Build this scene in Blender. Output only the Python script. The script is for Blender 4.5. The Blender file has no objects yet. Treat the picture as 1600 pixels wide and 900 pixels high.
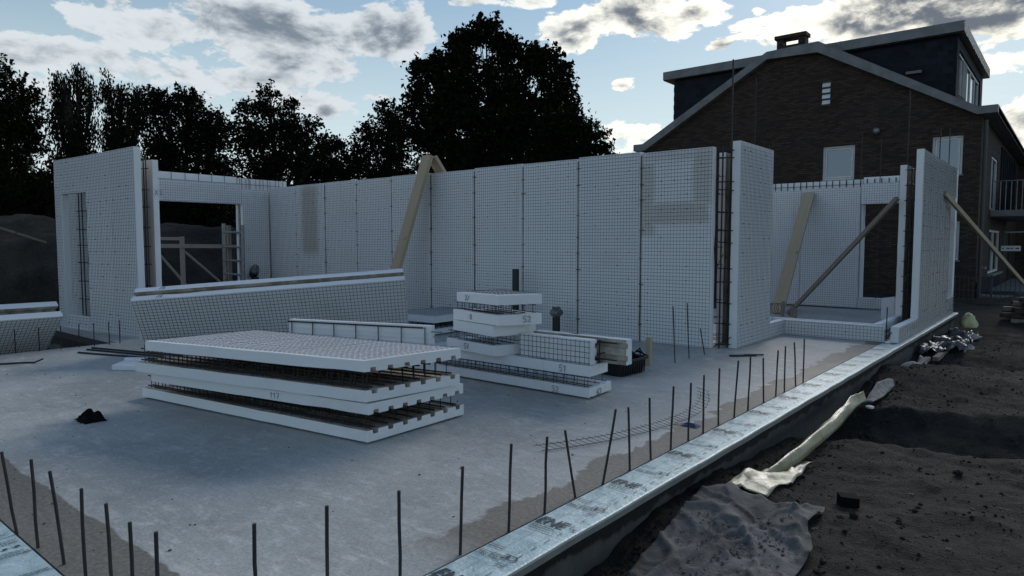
import bpy, math, random
import numpy as np
from mathutils import Vector, Matrix, noise

# ------------------------------------------------------------------ camera, world, sun, exposure
S = bpy.context.scene
COL = S.collection
rad = math.radians
random.seed(7)
rng = np.random.default_rng(7)

EYE = 1.45                                   # metres above the slab
HEAD, PITCH = rad(39.613), rad(-3.76)        # heading left of +Y, tilt
cam = bpy.data.cameras.new('camera')
cam.sensor_width = 36; cam.lens = 24.0
cam.clip_start = 0.05; cam.clip_end = 2000
cam_ob = bpy.data.objects.new('camera', cam); COL.objects.link(cam_ob)
cam_ob.location = (0, 0, EYE)
cam_ob.rotation_euler = (rad(90) + PITCH, 0, HEAD)
S.camera = cam_ob

SUN_AZ, SUN_EL = rad(-10.0), rad(20.0)       # azimuth from +Y towards +X
sl = bpy.data.lights.new('sun', 'SUN'); sl.energy = 2.5; sl.angle = rad(30); sl.color = (1.0, 0.955, 0.90)
so = bpy.data.objects.new('sun', sl); COL.objects.link(so)
sd = Vector((math.sin(SUN_AZ)*math.cos(SUN_EL), math.cos(SUN_AZ)*math.cos(SUN_EL), math.sin(SUN_EL)))
so.rotation_euler = sd.to_track_quat('Z', 'Y').to_euler()

S.view_settings.view_transform = 'Standard'
S.view_settings.look = 'None'
S.view_settings.exposure = 0.68
S.view_settings.gamma = 1.0


class NT:
    """small helper for node trees"""
    def __init__(s, tree): s.t = tree; s.n = tree.nodes; s.l = tree.links
    def node(s, kind, **kw):
        n = s.n.new(kind)
        for k, v in kw.items(): setattr(n, k, v)
        return n
    def put(s, sock, v):
        if hasattr(v, 'is_output'): s.l.new(v, sock)
        elif isinstance(v, (int, float)) and sock.type in ('RGBA',): sock.default_value = (v, v, v, 1)
        elif isinstance(v, tuple) and sock.type == 'RGBA' and len(v) == 3: sock.default_value = (*v, 1)
        else: sock.default_value = v
    def m(s, op, a, b=0.0, c=None, clamp=False):
        n = s.node('ShaderNodeMath', operation=op); n.use_clamp = clamp
        s.put(n.inputs[0], a); s.put(n.inputs[1], b)
        if c is not None: s.put(n.inputs[2], c)
        return n.outputs[0]
    def vm(s, op, a, b=(0, 0, 0)):
        n = s.node('ShaderNodeVectorMath', operation=op); s.put(n.inputs[0], a); s.put(n.inputs[1], b)
        return n.outputs[0]
    def mix(s, f, a, b, blend='MIX'):
        n = s.node('ShaderNodeMix', data_type='RGBA', blend_type=blend)
        s.put(n.inputs[0], f); s.put(n.inputs[6], a); s.put(n.inputs[7], b)
        return n.outputs[2]
    def ramp(s, f, lo, hi):
        n = s.node('ShaderNodeMapRange', interpolation_type='SMOOTHSTEP')
        s.put(n.inputs[0], f); n.inputs[1].default_value = lo; n.inputs[2].default_value = hi
        return n.outputs[0]
    def noise(s, vec, scale, detail=4, rough=0.55, dist=0.0, out=0):
        n = s.node('ShaderNodeTexNoise')
        if vec is not None: s.l.new(vec, n.inputs['Vector'])
        n.inputs['Scale'].default_value = scale; n.inputs['Detail'].default_value = detail
        n.inputs['Roughness'].default_value = rough; n.inputs['Distortion'].default_value = dist
        return n.outputs[out]


def build_world():
    w = bpy.data.worlds.new('World'); S.world = w; w.use_nodes = True
    t = NT(w.node_tree); t.n.clear()
    sky = t.node('ShaderNodeTexSky', sky_type='NISHITA')
    sky.sun_disc = False; sky.sun_elevation = SUN_EL; sky.sun_rotation = SUN_AZ
    sky.altitude = 50; sky.air_density = 1.0; sky.dust_density = 0.15; sky.ozone_density = 1.1
    d = t.node('ShaderNodeTexCoord').outputs['Generated']
    sx = t.node('ShaderNodeSeparateXYZ'); t.l.new(d, sx.inputs[0])
    X, Y, Z = sx.outputs
    az = t.m('ARCTAN2', X, Y); el = t.m('ARCSINE', Z)
    # cloud banks: azimuth, elevation, half-widths (radians), slope, weight
    banks = CLOUDS
    f = None
    for a0, e0, sa, se, wgt in banks:
        dx = t.m('DIVIDE', t.m('SUBTRACT', az, a0), sa); dy = t.m('DIVIDE', t.m('SUBTRACT', el, e0), se)
        r2 = t.m('ADD', t.m('MULTIPLY', dx, dx), t.m('MULTIPLY', dy, dy))
        b = t.m('MULTIPLY', t.m('EXPONENT', t.m('MULTIPLY', r2, -0.7)), wgt)
        f = b if f is None else t.m('MAXIMUM', f, b)
    st = t.vm('MULTIPLY', d, (1.0, 1.0, 2.0))
    def dens_at(v):
        a1 = t.noise(v, 8.0, 10, 0.60, 0.35); a2 = t.noise(v, 27.0, 7, 0.62, 0.4)
        return t.m('ADD', a1, t.m('MULTIPLY', a2, 0.40))           # mean about .70
    nn = dens_at(st)
    toward = 0.022 * (sd - 0.9 * Vector((-math.sin(HEAD), math.cos(HEAD), 0)) + Vector((0, 0, 0.5)))
    nb = dens_at(t.vm('ADD', st, tuple(toward)))
    relief = t.m('MULTIPLY', t.m('SUBTRACT', nn, nb), 3.6)
    # scattered cumulus in the rest of the sky
    big = t.noise(t.vm('MULTIPLY', d, (1.0, 1.0, 1.8)), 2.4, 5, 0.5)
    f2 = t.m('MULTIPLY', t.ramp(big, 0.56, 0.70), t.m('MULTIPLY', t.ramp(el, 0.42, 0.62), 0.8))
    f = t.m('MAXIMUM', f, f2)
    dens = t.m('ADD', f, t.m('MULTIPLY', t.m('SUBTRACT', nn, 0.70), 2.5))
    cover = t.ramp(dens, 0.34, 0.50)
    thick = t.ramp(dens, 0.50, 1.10)
    dots = t.node('ShaderNodeVectorMath', operation='DOT_PRODUCT'); t.l.new(d, dots.inputs[0]); dots.inputs[1].default_value = sd
    near = t.ramp(dots.outputs['Value'], 0.80, 1.0)
    rim = t.mix(near, (3.7, 4.0, 4.2), (6.6, 6.4, 5.6))
    back = t.ramp(dots.outputs['Value'], 0.1, -0.5)           # clouds facing the sun, unseen behind the view, whitened to light the walls
    core = t.mix(near, (1.05, 1.3, 1.6), (0.80, 0.95, 1.15))
    lit = t.ramp(t.m('ADD', t.m('SUBTRACT', 0.78, t.m('MULTIPLY', thick, 0.95)), t.m('MULTIPLY', relief, 1.25)), -0.55, 0.90)
    cl = t.mix(lit, t.mix(back, core, (5.2, 5.4, 5.6)), rim)
    hazef = t.ramp(el, 0.62, 0.10)
    skyc = t.mix(t.m('MULTIPLY', hazef, 0.88), t.mix(1.0, sky.outputs[0], (0.72, 0.72, 0.72), 'MULTIPLY'), t.mix(t.ramp(el, 0.10, 0.42), (3.4, 4.05, 4.2), (1.15, 1.85, 2.3)))
    colr = t.mix(cover, skyc, cl)
    bg = t.node('ShaderNodeBackground'); t.l.new(colr, bg.inputs[0]); bg.inputs[1].default_value = 0.12
    out = t.node('ShaderNodeOutputWorld'); t.l.new(bg.outputs[0], out.inputs[0])


def pix_dir(x, y):
    """direction of a photograph pixel; used only to say where the photograph's clouds stand in the sky"""
    v = Vector(((x - 800) / 1067.0, -(y - 450) / 1067.0, -1.0)).normalized()
    v.rotate(cam_ob.rotation_euler)
    return math.atan2(v.x, v.y), math.asin(v.z)

CLOUDS = []
for px, py, rx, ry, w in [
        (60, 78, 110, 22, .78), (180, 22, 110, 24, .66), (270, 42, 110, 32, .92), (375, 45, 110, 42, 1.0),
        (460, 72, 84, 42, .95), (522, 106, 44, 22, .85), (240, 112, 180, 24, .62), (420, 124, 110, 18, .68), (620, 55, 60, 32, 1.05), (578, 33, 34, 20, .85),
        (120, 150, 200, 22, .52), (730, 4, 40, 10, .8), (900, 50, 42, 26, .95), (985, 22, 90, 28, 1.0), (1080, 14, 45, 18, .85), (845, 2, 30, 10, .8),
        (970, 134, 20, 10, .72), (1120, 71, 18, 9, .75), (1185, 16, 10, 6, .7), (1045, 2, 40, 14, .8),
        (1320, 36, 46, 24, .95), (1420, 14, 120, 36, 1.25), (1530, 18, 100, 38, 1.2), (1580, 95, 50, 14, .72), (1595, 200, 40, 26, .85),
        (455, 155, 60, 20, .8), (505, 172, 20, 14, .85), (590, 150, 18, 8, .7), (1000, 205, 60, 14, .5)]:
    a, e = pix_dir(px, py)
    CLOUDS.append((a, e, rx / 1067.0, ry / 1067.0, w))
build_world()

# ------------------------------------------------------------------ materials
MATS = {}
def mat(name, color=(.5, .5, .5), rough=.8, metal=0.0, build=None, spec=None):
    m = bpy.data.materials.new(name); m.use_nodes = True
    t = NT(m.node_tree); b = t.n['Principled BSDF']
    b.inputs['Base Color'].default_value = (*color, 1); b.inputs['Roughness'].default_value = rough
    b.inputs['Metallic'].default_value = metal
    if spec is not None: b.inputs['Specular IOR Level'].default_value = spec
    if build: build(t, b)
    MATS[name] = m
    return m

def bump(t, b, h, strength, dist):
    n = t.node('ShaderNodeBump'); n.inputs['Strength'].default_value = strength; n.inputs['Distance'].default_value = dist
    t.l.new(h, n.inputs['Height']); t.l.new(n.outputs[0], b.inputs['Normal'])

def obco(t): return t.node('ShaderNodeTexCoord').outputs['Object']
def geo(t): return t.node('ShaderNodeNewGeometry').outputs['Position']

def m_eps(t, b):
    p = geo(t)
    dirt = t.ramp(t.noise(p, 1.1, 5, .6), .55, .8)
    strk = t.ramp(t.noise(t.vm('MULTIPLY', p, (6, 6, .5)), 1.0, 4, .6), .58, .8)
    c = t.mix(t.m('MULTIPLY', dirt, .30), (.74, .765, .79), (.46, .42, .37))
    c = t.mix(t.m('MULTIPLY', strk, .25), c, (.45, .43, .40))
    sp = t.ramp(t.noise(p, 46, 2, .5), .70, .80)
    c = t.mix(t.m('MULTIPLY', sp, .25), c, (.35, .33, .30))
    oi = t.node('ShaderNodeObjectInfo').outputs['Random']
    c = t.mix(t.m('MULTIPLY', oi, .30), c, (.55, .58, .62))
    t.l.new(c, b.inputs['Base Color'])
    # brown stain on one panel of the long wall, brown-grey bands on the last
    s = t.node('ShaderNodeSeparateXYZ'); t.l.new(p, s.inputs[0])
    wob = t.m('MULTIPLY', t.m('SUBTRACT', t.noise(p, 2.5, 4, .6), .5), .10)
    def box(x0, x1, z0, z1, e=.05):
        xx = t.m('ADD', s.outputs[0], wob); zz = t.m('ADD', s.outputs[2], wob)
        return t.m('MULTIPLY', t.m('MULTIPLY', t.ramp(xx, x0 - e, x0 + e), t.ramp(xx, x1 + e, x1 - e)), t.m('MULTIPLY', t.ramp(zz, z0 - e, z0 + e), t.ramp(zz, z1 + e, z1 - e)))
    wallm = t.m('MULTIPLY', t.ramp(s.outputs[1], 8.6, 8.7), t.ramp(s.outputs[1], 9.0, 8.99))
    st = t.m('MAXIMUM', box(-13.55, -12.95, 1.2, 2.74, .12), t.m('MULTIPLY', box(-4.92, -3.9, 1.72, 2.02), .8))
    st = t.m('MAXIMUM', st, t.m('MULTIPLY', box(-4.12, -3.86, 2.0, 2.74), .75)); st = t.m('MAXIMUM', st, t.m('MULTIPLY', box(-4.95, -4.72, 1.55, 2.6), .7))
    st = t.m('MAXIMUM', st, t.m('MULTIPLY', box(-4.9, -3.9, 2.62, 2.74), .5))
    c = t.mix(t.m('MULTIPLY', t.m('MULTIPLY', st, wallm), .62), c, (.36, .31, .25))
    t.l.new(c, b.inputs['Base Color'])
    v = t.node('ShaderNodeTexVoronoi'); t.l.new(p, v.inputs['Vector']); v.inputs['Scale'].default_value = 190
    bump(t, b, t.m('ADD', t.m('MULTIPLY', v.outputs[0], .25), t.noise(p, 9, 4, .6)), .35, .012)
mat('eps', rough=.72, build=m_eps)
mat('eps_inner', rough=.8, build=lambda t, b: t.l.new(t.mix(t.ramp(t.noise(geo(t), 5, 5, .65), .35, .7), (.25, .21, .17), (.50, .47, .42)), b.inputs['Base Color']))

def m_wire(t, b):
    c = t.mix(t.ramp(t.noise(geo(t), 8, 3, .6), .45, .7), (.026, .027, .031), (.062, .042, .03))
    t.l.new(c, b.inputs['Base Color'])
mat('wire', rough=.55, metal=.3, build=m_wire)
mat('rebar', rough=.65, metal=.3, build=m_wire)
mat('faint_mark', (.33, .25, .23), .7)
mat('paint_mark', (.02, .022, .03), .6)

def m_conc(t, b):
    p = geo(t)
    big = t.noise(p, .55, 5, .6); mid = t.noise(t.vm('MULTIPLY', p, (1, 1.6, 1)), 3.0, 6, .65, .4)
    c = t.mix(t.ramp(big, .35, .68), (.325, .335, .318), (.48, .49, .47))
    c = t.mix(t.m('MULTIPLY', t.ramp(mid, .52, .74), .65), c, (.62, .61, .59))
    c = t.mix(t.m('MULTIPLY', t.ramp(mid, .46, .25), .45), c, (.20, .202, .205))
    c = t.mix(t.m('MULTIPLY', t.ramp(t.noise(p, 14, 5, .7), .50, .68), .5), c, (.58, .585, .57))
    c = t.mix(t.m('MULTIPLY', t.ramp(t.noise(p, 34, 3, .6), .66, .74), .6), c, (.10, .10, .10))
    gr = t.noise(p, 55, 5, .85)
    c = t.mix(t.m('MULTIPLY', t.ramp(gr, .40, .60), .6), c, t.mix(1.0, c, (.55, .56, .58), 'MULTIPLY'))
    dab = t.ramp(t.noise(t.vm('MULTIPLY', p, (5.0, 8.5, 1)), 1.0, 6, .75, .3), .50, .72)
    c = t.mix(t.m('MULTIPLY', t.m('MULTIPLY', dab, t.ramp(t.noise(p, .9, 3, .5), .34, .60)), .50), c, (.74, .73, .70))
    trw = t.noise(t.vm('MULTIPLY', p, (2.2, 26, 1)), 1.0, 4, .65, 1.2)
    c = t.mix(t.m('MULTIPLY', t.ramp(trw, .45, .75), .25), c, (.20, .20, .20))
    s = t.node('ShaderNodeSeparateXYZ'); t.l.new(p, s.inputs[0])
    wob = t.m('MULTIPLY', t.m('SUBTRACT', t.noise(p, 1.7, 5, .6, .6), .5), .55)
    # damp mortar strip beside the right-hand edge, and the swept strip along the front edge
    e1 = t.ramp(t.m('ADD', s.outputs[0], wob), -2.40, -2.37)
    e2 = t.ramp(t.m('ADD', s.outputs[1], t.m('MULTIPLY', wob, .25)), 1.30, 1.285)
    e1 = t.m('MULTIPLY', e1, t.ramp(s.outputs[1], 2.0, 2.5))
    brown = t.mix(t.ramp(t.noise(p, 40, 4, .7), .35, .7), (.080, .070, .054), (.19, .162, .125))
    c = t.mix(t.m('MULTIPLY', t.m('MAXIMUM', e1, t.m('MULTIPLY', e2, t.ramp(s.outputs[0], -2.6, -3.0))), .88), c, brown)
    rust = t.ramp(t.noise(p, 2.6, 4, .55), .66, .78)
    c = t.mix(t.m('MULTIPLY', rust, .35), c, (.20, .165, .14))
    t.l.new(c, b.inputs['Base Color'])
    t.l.new(t.m('ADD', t.m('MULTIPLY', mid, .25), .52), b.inputs['Roughness'])
    bump(t, b, t.m('ADD', t.m('MULTIPLY', mid, .7), t.m('MULTIPLY', t.noise(p, 60, 4, .7), .35)), .5, .012)
mat('concrete', rough=.7, build=m_conc)

def m_foot(t, b):
    p = geo(t)
    c = t.mix(t.noise(t.vm('MULTIPLY', p, (1, 1, .4)), 6, 6, .65), (.035, .033, .031), (.13, .126, .12))
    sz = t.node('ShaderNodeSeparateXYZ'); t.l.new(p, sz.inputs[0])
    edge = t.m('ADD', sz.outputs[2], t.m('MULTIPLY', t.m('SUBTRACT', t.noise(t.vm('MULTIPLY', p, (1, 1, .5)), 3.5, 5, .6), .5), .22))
    c = t.mix(t.ramp(edge, -.185, -.155), c, (.012, .011, .010))      # shade under the sill overhang, painted as a dark band along the top
    t.l.new(c, b.inputs['Base Color']); bump(t, b, t.noise(p, 18, 6, .7), .7, .02)
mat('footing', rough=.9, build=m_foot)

def m_foil(t, b):
    p = geo(t)
    n = t.noise(p, 9, 6, .6, .8); k = t.noise(p, 38, 4, .6, 1.0)
    c = t.mix(t.ramp(n, .3, .7), (.34, .46, .48), (.52, .65, .66))
    c = t.mix(t.m('MULTIPLY', t.ramp(t.noise(p, 3, 5, .65), .52, .72), .25), c, (.30, .29, .26))
    t.l.new(c, b.inputs['Base Color'])
    t.l.new(t.m('ADD', t.m('MULTIPLY', n, .3), .36), b.inputs['Roughness'])
    bump(t, b, t.m('ADD', n, t.m('MULTIPLY', k, .5)), .55, .012)
mat('foil', rough=.5, metal=.12, build=m_foil)
mat('foil_edge', rough=.5, metal=.2, build=lambda t, b: t.l.new(t.mix(t.noise(geo(t), 7, 5, .6), (.16, .17, .165), (.36, .37, .36)), b.inputs['Base Color']))
mat('foil_print', (.02, .028, .035), .5)

def m_soil(t, b):
    p = geo(t)
    n = t.noise(p, 1.6, 8, .68); k = t.noise(p, 17, 7, .72)
    c = t.mix(t.ramp(n, .3, .7), (.019, .0172, .0152), (.050, .045, .038))
    c = t.mix(t.m('MULTIPLY', t.ramp(k, .5, .72), .6), c, (.085, .077, .067))
    c = t.mix(t.ramp(t.noise(p, 60, 2, .5), .70, .76), c, (.16, .15, .14))
    t.l.new(c, b.inputs['Base Color'])
    bump(t, b, t.m('ADD', t.m('MULTIPLY', k, .6), t.noise(p, 55, 5, .7)), 1.0, .05)
mat('soil', rough=.95, build=m_soil, spec=.2)
mat('stone', rough=.9, build=lambda t, b: t.l.new(t.mix(t.noise(geo(t), 11, 5, .7), (.05, .045, .04), (.17, .16, .15)), b.inputs['Base Color']), spec=.2)

def m_brick(t, b):
    p = geo(t); s = t.node('ShaderNodeSeparateXYZ'); t.l.new(p, s.inputs[0])
    cv = t.node('ShaderNodeCombineXYZ'); t.l.new(t.m('ADD', s.outputs[0], s.outputs[1]), cv.inputs[0]); t.l.new(s.outputs[2], cv.inputs[1])
    br = t.node('ShaderNodeTexBrick'); t.l.new(cv.outputs[0], br.inputs[0])
    br.inputs['Color1'].default_value = (.030, .018, .013, 1); br.inputs['Color2'].default_value = (.082, .052, .037, 1)
    br.inputs['Mortar'].default_value = (.022, .019, .018, 1); br.inputs['Scale'].default_value = 1.0
    br.inputs['Brick Width'].default_value = .21; br.inputs['Row Height'].default_value = .0625; br.inputs['Mortar Size'].default_value = .011
    br.inputs['Bias'].default_value = -.1
    c = t.mix(t.m('MULTIPLY', t.ramp(t.noise(p, .8, 6, .6), .4, .7), .3), br.outputs[0], (.034, .028, .026))
    t.l.new(c, b.inputs['Base Color'])
    bump(t, b, t.m('SUBTRACT', t.m('MULTIPLY', t.noise(p, 40, 4, .6), .4), br.outputs[1]), .8, .012)
mat('brick', rough=.85, build=m_brick, spec=.3)

def m_speck(c1, c2, sc, bs=.3, bd=.01):
    def f(t, b):
        n = t.noise(geo(t), sc, 6, .62)
        t.l.new(t.mix(t.ramp(n, .3, .7), c1, c2), b.inputs['Base Color'])
        bump(t, b, n, bs, bd)
    return f
mat('fascia', rough=.6, build=m_speck((.12, .124, .13), (.19, .195, .20), 2.5))
def m_slate(t, b):
    n = t.noise(geo(t), 7, 5, .6); oi = t.node('ShaderNodeObjectInfo').outputs['Random']
    c = t.mix(n, (.006, .008, .013), (.014, .017, .026)); t.l.new(t.mix(t.m('MULTIPLY', oi, .6), c, (.024, .029, .042)), b.inputs['Base Color'])
mat('slate', rough=.8, build=m_slate, spec=.15)
mat('roof', rough=.8, build=m_speck((.03, .03, .032), (.05, .05, .052), 4))
mat('dark_frame', (.03, .032, .035), .5)
mat('white_frame', rough=.5, build=m_speck((.55, .58, .6), (.66, .68, .7), 5, .05))
mat('glass', (.13, .16, .20), .05, .8)
mat('dark_glass', (.10, .11, .12), .06, .6)
mat('interior', (.02, .02, .02), .9)
mat('plaster', rough=.8, build=m_speck((.13, .135, .14), (.22, .225, .23), 2))
mat('galv', rough=.45, metal=.5, build=m_speck((.16, .17, .18), (.28, .29, .3), 12))
mat('paving', rough=.9, build=m_speck((.10, .10, .095), (.2, .195, .185), 3))

def m_wood(c1, c2):
    def f(t, b):
        p = obco(t)
        n = t.noise(t.vm('MULTIPLY', p, (26, 26, 1.6)), 1.0, 5, .6, .6)
        kn = t.ramp(t.noise(p, 5.5, 2, .4), .70, .78)
        c = t.mix(n, c1, c2); c = t.mix(t.m('MULTIPLY', kn, .7), c, (.09, .05, .03))
        c = t.mix(t.m('MULTIPLY', t.ramp(t.noise(p, 2.2, 4, .6), .55, .75), .4), c, (.14, .12, .10))
        t.l.new(c, b.inputs['Base Color']); bump(t, b, n, .3, .004)
    return f
mat('timber', rough=.75, build=m_wood((.30, .23, .15), (.46, .38, .27)))
mat('joint', rough=.9, build=m_speck((.05, .042, .034), (.19, .165, .13), 7))
mat('old_timber', rough=.85, build=m_wood((.14, .115, .09), (.26, .22, .175)))
mat('pale_timber', rough=.8, build=m_wood((.24, .22, .19), (.40, .37, .33)))
mat('black_plastic', (.007, .008, .009), .45)
mat('black_cloth', (.006, .006, .006), .95, spec=.1)
mat('blue_cloth', (.02, .045, .13), .8)
mat('rag', rough=.8, build=m_speck((.05, .055, .06), (.20, .21, .22), 14))
def m_mem(t, b):
    p = geo(t)
    n = t.noise(p, 5, 5, .6)
    c = t.mix(t.ramp(n, .3, .7), (.17, .165, .075), (.38, .365, .23))
    c = t.mix(t.m('MULTIPLY', t.ramp(t.noise(p, 2.5, 5, .65), .5, .68), .75), c, (.10, .09, .07))
    t.l.new(c, b.inputs['Base Color'])
    t.l.new(t.m('ADD', t.m('MULTIPLY', t.noise(p, 4, 3, .5), .4), .22), b.inputs['Roughness'])
    bump(t, b, t.noise(p, 14, 5, .6, .6), .4, .02)
mat('membrane', rough=.45, build=m_mem)
def m_tarp(t, b):
    p = geo(t)
    c = t.mix(t.ramp(t.noise(p, 3, 5, .6), .35, .7), (.074, .073, .072), (.15, .148, .145))
    c = t.mix(t.m('MULTIPLY', t.ramp(t.noise(p, 7, 6, .7), .52, .66), .8), c, (.040, .037, .033))
    t.l.new(c, b.inputs['Base Color']); bump(t, b, t.noise(p, 12, 6, .65, .8), .5, .03)
mat('tarp', rough=.85, build=m_tarp, spec=.12)
mat('dark_sheet', rough=.35, build=m_speck((.022, .024, .03), (.09, .09, .095), 5, .6, .04))
mat('yellow_foil', rough=.5, build=m_speck((.38, .37, .18), (.55, .54, .32), 6))
mat('bark', rough=.95, build=m_speck((.03, .026, .022), (.07, .06, .05), 9), spec=.1)
def m_leaf(c1, c2):
    def f(t, b):
        t.l.new(t.mix(t.noise(geo(t), .9, 3, .6), c1, c2), b.inputs['Base Color'])
    return f
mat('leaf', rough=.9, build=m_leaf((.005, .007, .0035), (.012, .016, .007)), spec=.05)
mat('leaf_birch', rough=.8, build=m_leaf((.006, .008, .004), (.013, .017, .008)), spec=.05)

# ------------------------------------------------------------------ mesh helpers
V3 = lambda *a: np.array(a, float)
def unit(v): return v / (np.linalg.norm(v) + 1e-12)

class MB:
    def __init__(s): s.v = []; s.f = []; s.mi = []; s.cur = 0
    def add(s, vs, fs):
        o = len(s.v); s.v.extend([tuple(map(float, p)) for p in vs]); s.f.extend([tuple(o + i for i in f) for f in fs]); s.mi.extend([s.cur] * len(fs))
        return s
    def hexa(s, p):        # 8 points: bottom 0-3 (ccw from above), top 4-7
        return s.add(p, [(3, 2, 1, 0), (4, 5, 6, 7), (0, 1, 5, 4), (1, 2, 6, 5), (2, 3, 7, 6), (3, 0, 4, 7)])
    def box(s, a, b):
        (x0, y0, z0), (x1, y1, z1) = a, b
        return s.hexa([(x0, y0, z0), (x1, y0, z0), (x1, y1, z0), (x0, y1, z0), (x0, y0, z1), (x1, y0, z1), (x1, y1, z1), (x0, y1, z1)])
    def tube(s, pts, r, n=6, caps=True):
        pts = [np.array(p, float) for p in pts]
        rs = r if isinstance(r, (list, tuple)) else [r] * len(pts)
        vs = []; fs = []; u = None
        for i, p in enumerate(pts):
            d = unit(pts[min(i + 1, len(pts) - 1)] - pts[max(i - 1, 0)])
            if u is None:
                a = V3(0, 0, 1) if abs(d[2]) < .9 else V3(1, 0, 0)
                u = unit(np.cross(d, a))
            u = unit(u - d * np.dot(u, d)); w = np.cross(d, u)
            for k in range(n):
                a = 2 * math.pi * k / n
                vs.append(p + rs[i] * (math.cos(a) * u + math.sin(a) * w))
        for i in range(len(pts) - 1):
            for k in range(n):
                k2 = (k + 1) % n
                fs.append((i * n + k, i * n + k2, (i + 1) * n + k2, (i + 1) * n + k))
        if caps:
            fs.append(tuple(range(n - 1, -1, -1))); e = (len(pts) - 1) * n; fs.append(tuple(e + k for k in range(n)))
        return s.add(vs, fs)
    def beam(s, a, b, w, h, side=None):      # rectangular bar from a to b; w across `side`, h along the other
        a = np.array(a, float); b = np.array(b, float); d = unit(b - a)
        if side is None:
            side = np.cross(d, V3(0, 0, 1))
            if np.linalg.norm(side) < 1e-3: side = V3(1, 0, 0)
        side = unit(np.array(side, float) - d * np.dot(side, d)); o = np.cross(side, d)
        q = [-side * w / 2 - o * h / 2, side * w / 2 - o * h / 2, side * w / 2 + o * h / 2, -side * w / 2 + o * h / 2]
        return s.hexa([a + k for k in q] + [b + k for k in q])
    def prism(s, poly, f0, f1):              # poly of 2-D points; f0, f1 map a point to 3-D at the two ends
        n = len(poly); vs = [f0(p) for p in poly] + [f1(p) for p in poly]
        fs = [tuple(range(n - 1, -1, -1)), tuple(range(n, 2 * n))] + [(i, (i + 1) % n, n + (i + 1) % n, n + i) for i in range(n)]
        return s.add(vs, fs)
    def grid(s, P):
        h, w = len(P), len(P[0])
        vs = [P[i][j] for i in range(h) for j in range(w)]
        fs = [(i * w + j, i * w + j + 1, (i + 1) * w + j + 1, (i + 1) * w + j) for i in range(h - 1) for j in range(w - 1)]
        return s.add(vs, fs)
    def mesh(s, name, mats, smooth=False, off=(0, 0, 0)):
        me = bpy.data.meshes.new(name)
        v = np.array(s.v, float) - np.array(off, float)
        me.from_pydata(v.tolist(), [], s.f)
        for m in (mats if isinstance(mats, (list, tuple)) else [mats]): me.materials.append(MATS[m])
        if any(s.mi): me.polygons.foreach_set('material_index', s.mi)
        if smooth: me.polygons.foreach_set('use_smooth', [True] * len(me.polygons))
        me.update()
        return me
    def build(s, name, mats, parent=None, smooth=False, kind=None, recalc=False):
        """world-space geometry, linked as one object; origin at the parent's or at its own base centre"""
        a = np.array(s.v, float)
        if parent is not None: off = np.array(parent.get('_org', (0, 0, 0)), float)
        else:
            off = np.array([(a[:, 0].min() + a[:, 0].max()) / 2, (a[:, 1].min() + a[:, 1].max()) / 2, a[:, 2].min()])
        me = s.mesh(name, mats, smooth, off)
        o = bpy.data.objects.new(name, me); COL.objects.link(o)
        if parent is not None:
            o.parent = parent
        else: o.location = off
        o['_org'] = tuple(map(float, off))
        if kind: o['kind'] = kind
        return o

def thing(name, label, cat, loc, group=None):
    o = bpy.data.objects.new(name, None); COL.objects.link(o)
    o.empty_display_size = .2; o.location = loc
    o['_org'] = tuple(map(float, loc)); o['label'] = label; o['category'] = cat
    if group: o['group'] = group
    return o
def tag(o, label, cat, group=None):
    o['label'] = label; o['category'] = cat
    if group: o['group'] = group
    return o
def struct(o): o['kind'] = 'structure'; return o

# ------------------------------------------------------------------ EPS boards, wire mesh, lattices
def bil(q, s, t):
    return (1 - s) * (1 - t) * q[0] + s * (1 - t) * q[1] + s * t * q[2] + (1 - s) * t * q[3]

def eps_board(q, n, th, groove=None, pitch=.15, gw=.055, gd=.03):
    """board with outer face on quad q (P00,P10,P11,P01) and thickness th along n; open channels on the inner face.
    groove='t' runs them along the q0->q3 direction, 's' along q0->q1"""
    q = [np.array(p, float) for p in q]; n = np.array(n, float)
    if groove == 's': q = [q[0], q[3], q[2], q[1]]
    L = (np.linalg.norm(q[1] - q[0]) + np.linalg.norm(q[2] - q[3])) / 2
    prof = [(0, 0), (1, 0), (1, th)]
    if groove:
        k = max(1, int(round(L / pitch))); c = [(i + .5) / k for i in range(k)]
        for u in reversed(c):
            prof += [(u + gw / 2 / L, th), (u + gw / 2 / L * .8, th - gd), (u - gw / 2 / L * .8, th - gd), (u - gw / 2 / L, th)]
    prof += [(0, th)]
    m = MB(); N = len(prof); K = 12
    if groove == 's': prof = prof[::-1]
    R = random.Random(int(abs(q[0][0] * 91 + q[0][1] * 57 + q[0][2] * 133) * 10)); sd_ = R.uniform(0, 50)
    corner = [i for i, p in enumerate(prof) if p[0] in (0, 1)]
    e0 = unit(q[1] - q[0])
    vs = []
    for k in range(K + 1):
        t = k / K
        for i, (u, d) in enumerate(prof):
            p = bil(q, u, t) + n * d
            if i in corner:
                j = .0035 * noise.noise((k * .9, i * 3.1, sd_)); p = p + n * j + e0 * .0035 * noise.noise((k * .9, i * 3.1, sd_ + 7))
                if 0 < k < K and R.random() < .05: p = p + (e0 if u == 0 else -e0) * R.uniform(.003, .010) + n * (R.uniform(.002, .007) if d == 0 else -R.uniform(.002, .007))
            vs.append(p)
    fs = [tuple(range(N - 1, -1, -1)), tuple(K * N + i for i in range(N))]; mi = [0, 0]
    for k in range(K):
        for i in range(N):
            i2 = (i + 1) % N
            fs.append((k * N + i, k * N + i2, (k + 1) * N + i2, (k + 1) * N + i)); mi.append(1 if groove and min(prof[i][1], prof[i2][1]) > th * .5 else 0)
    m.v = [tuple(map(float, p)) for p in vs]; m.f = fs; m.mi = mi
    return m

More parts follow.
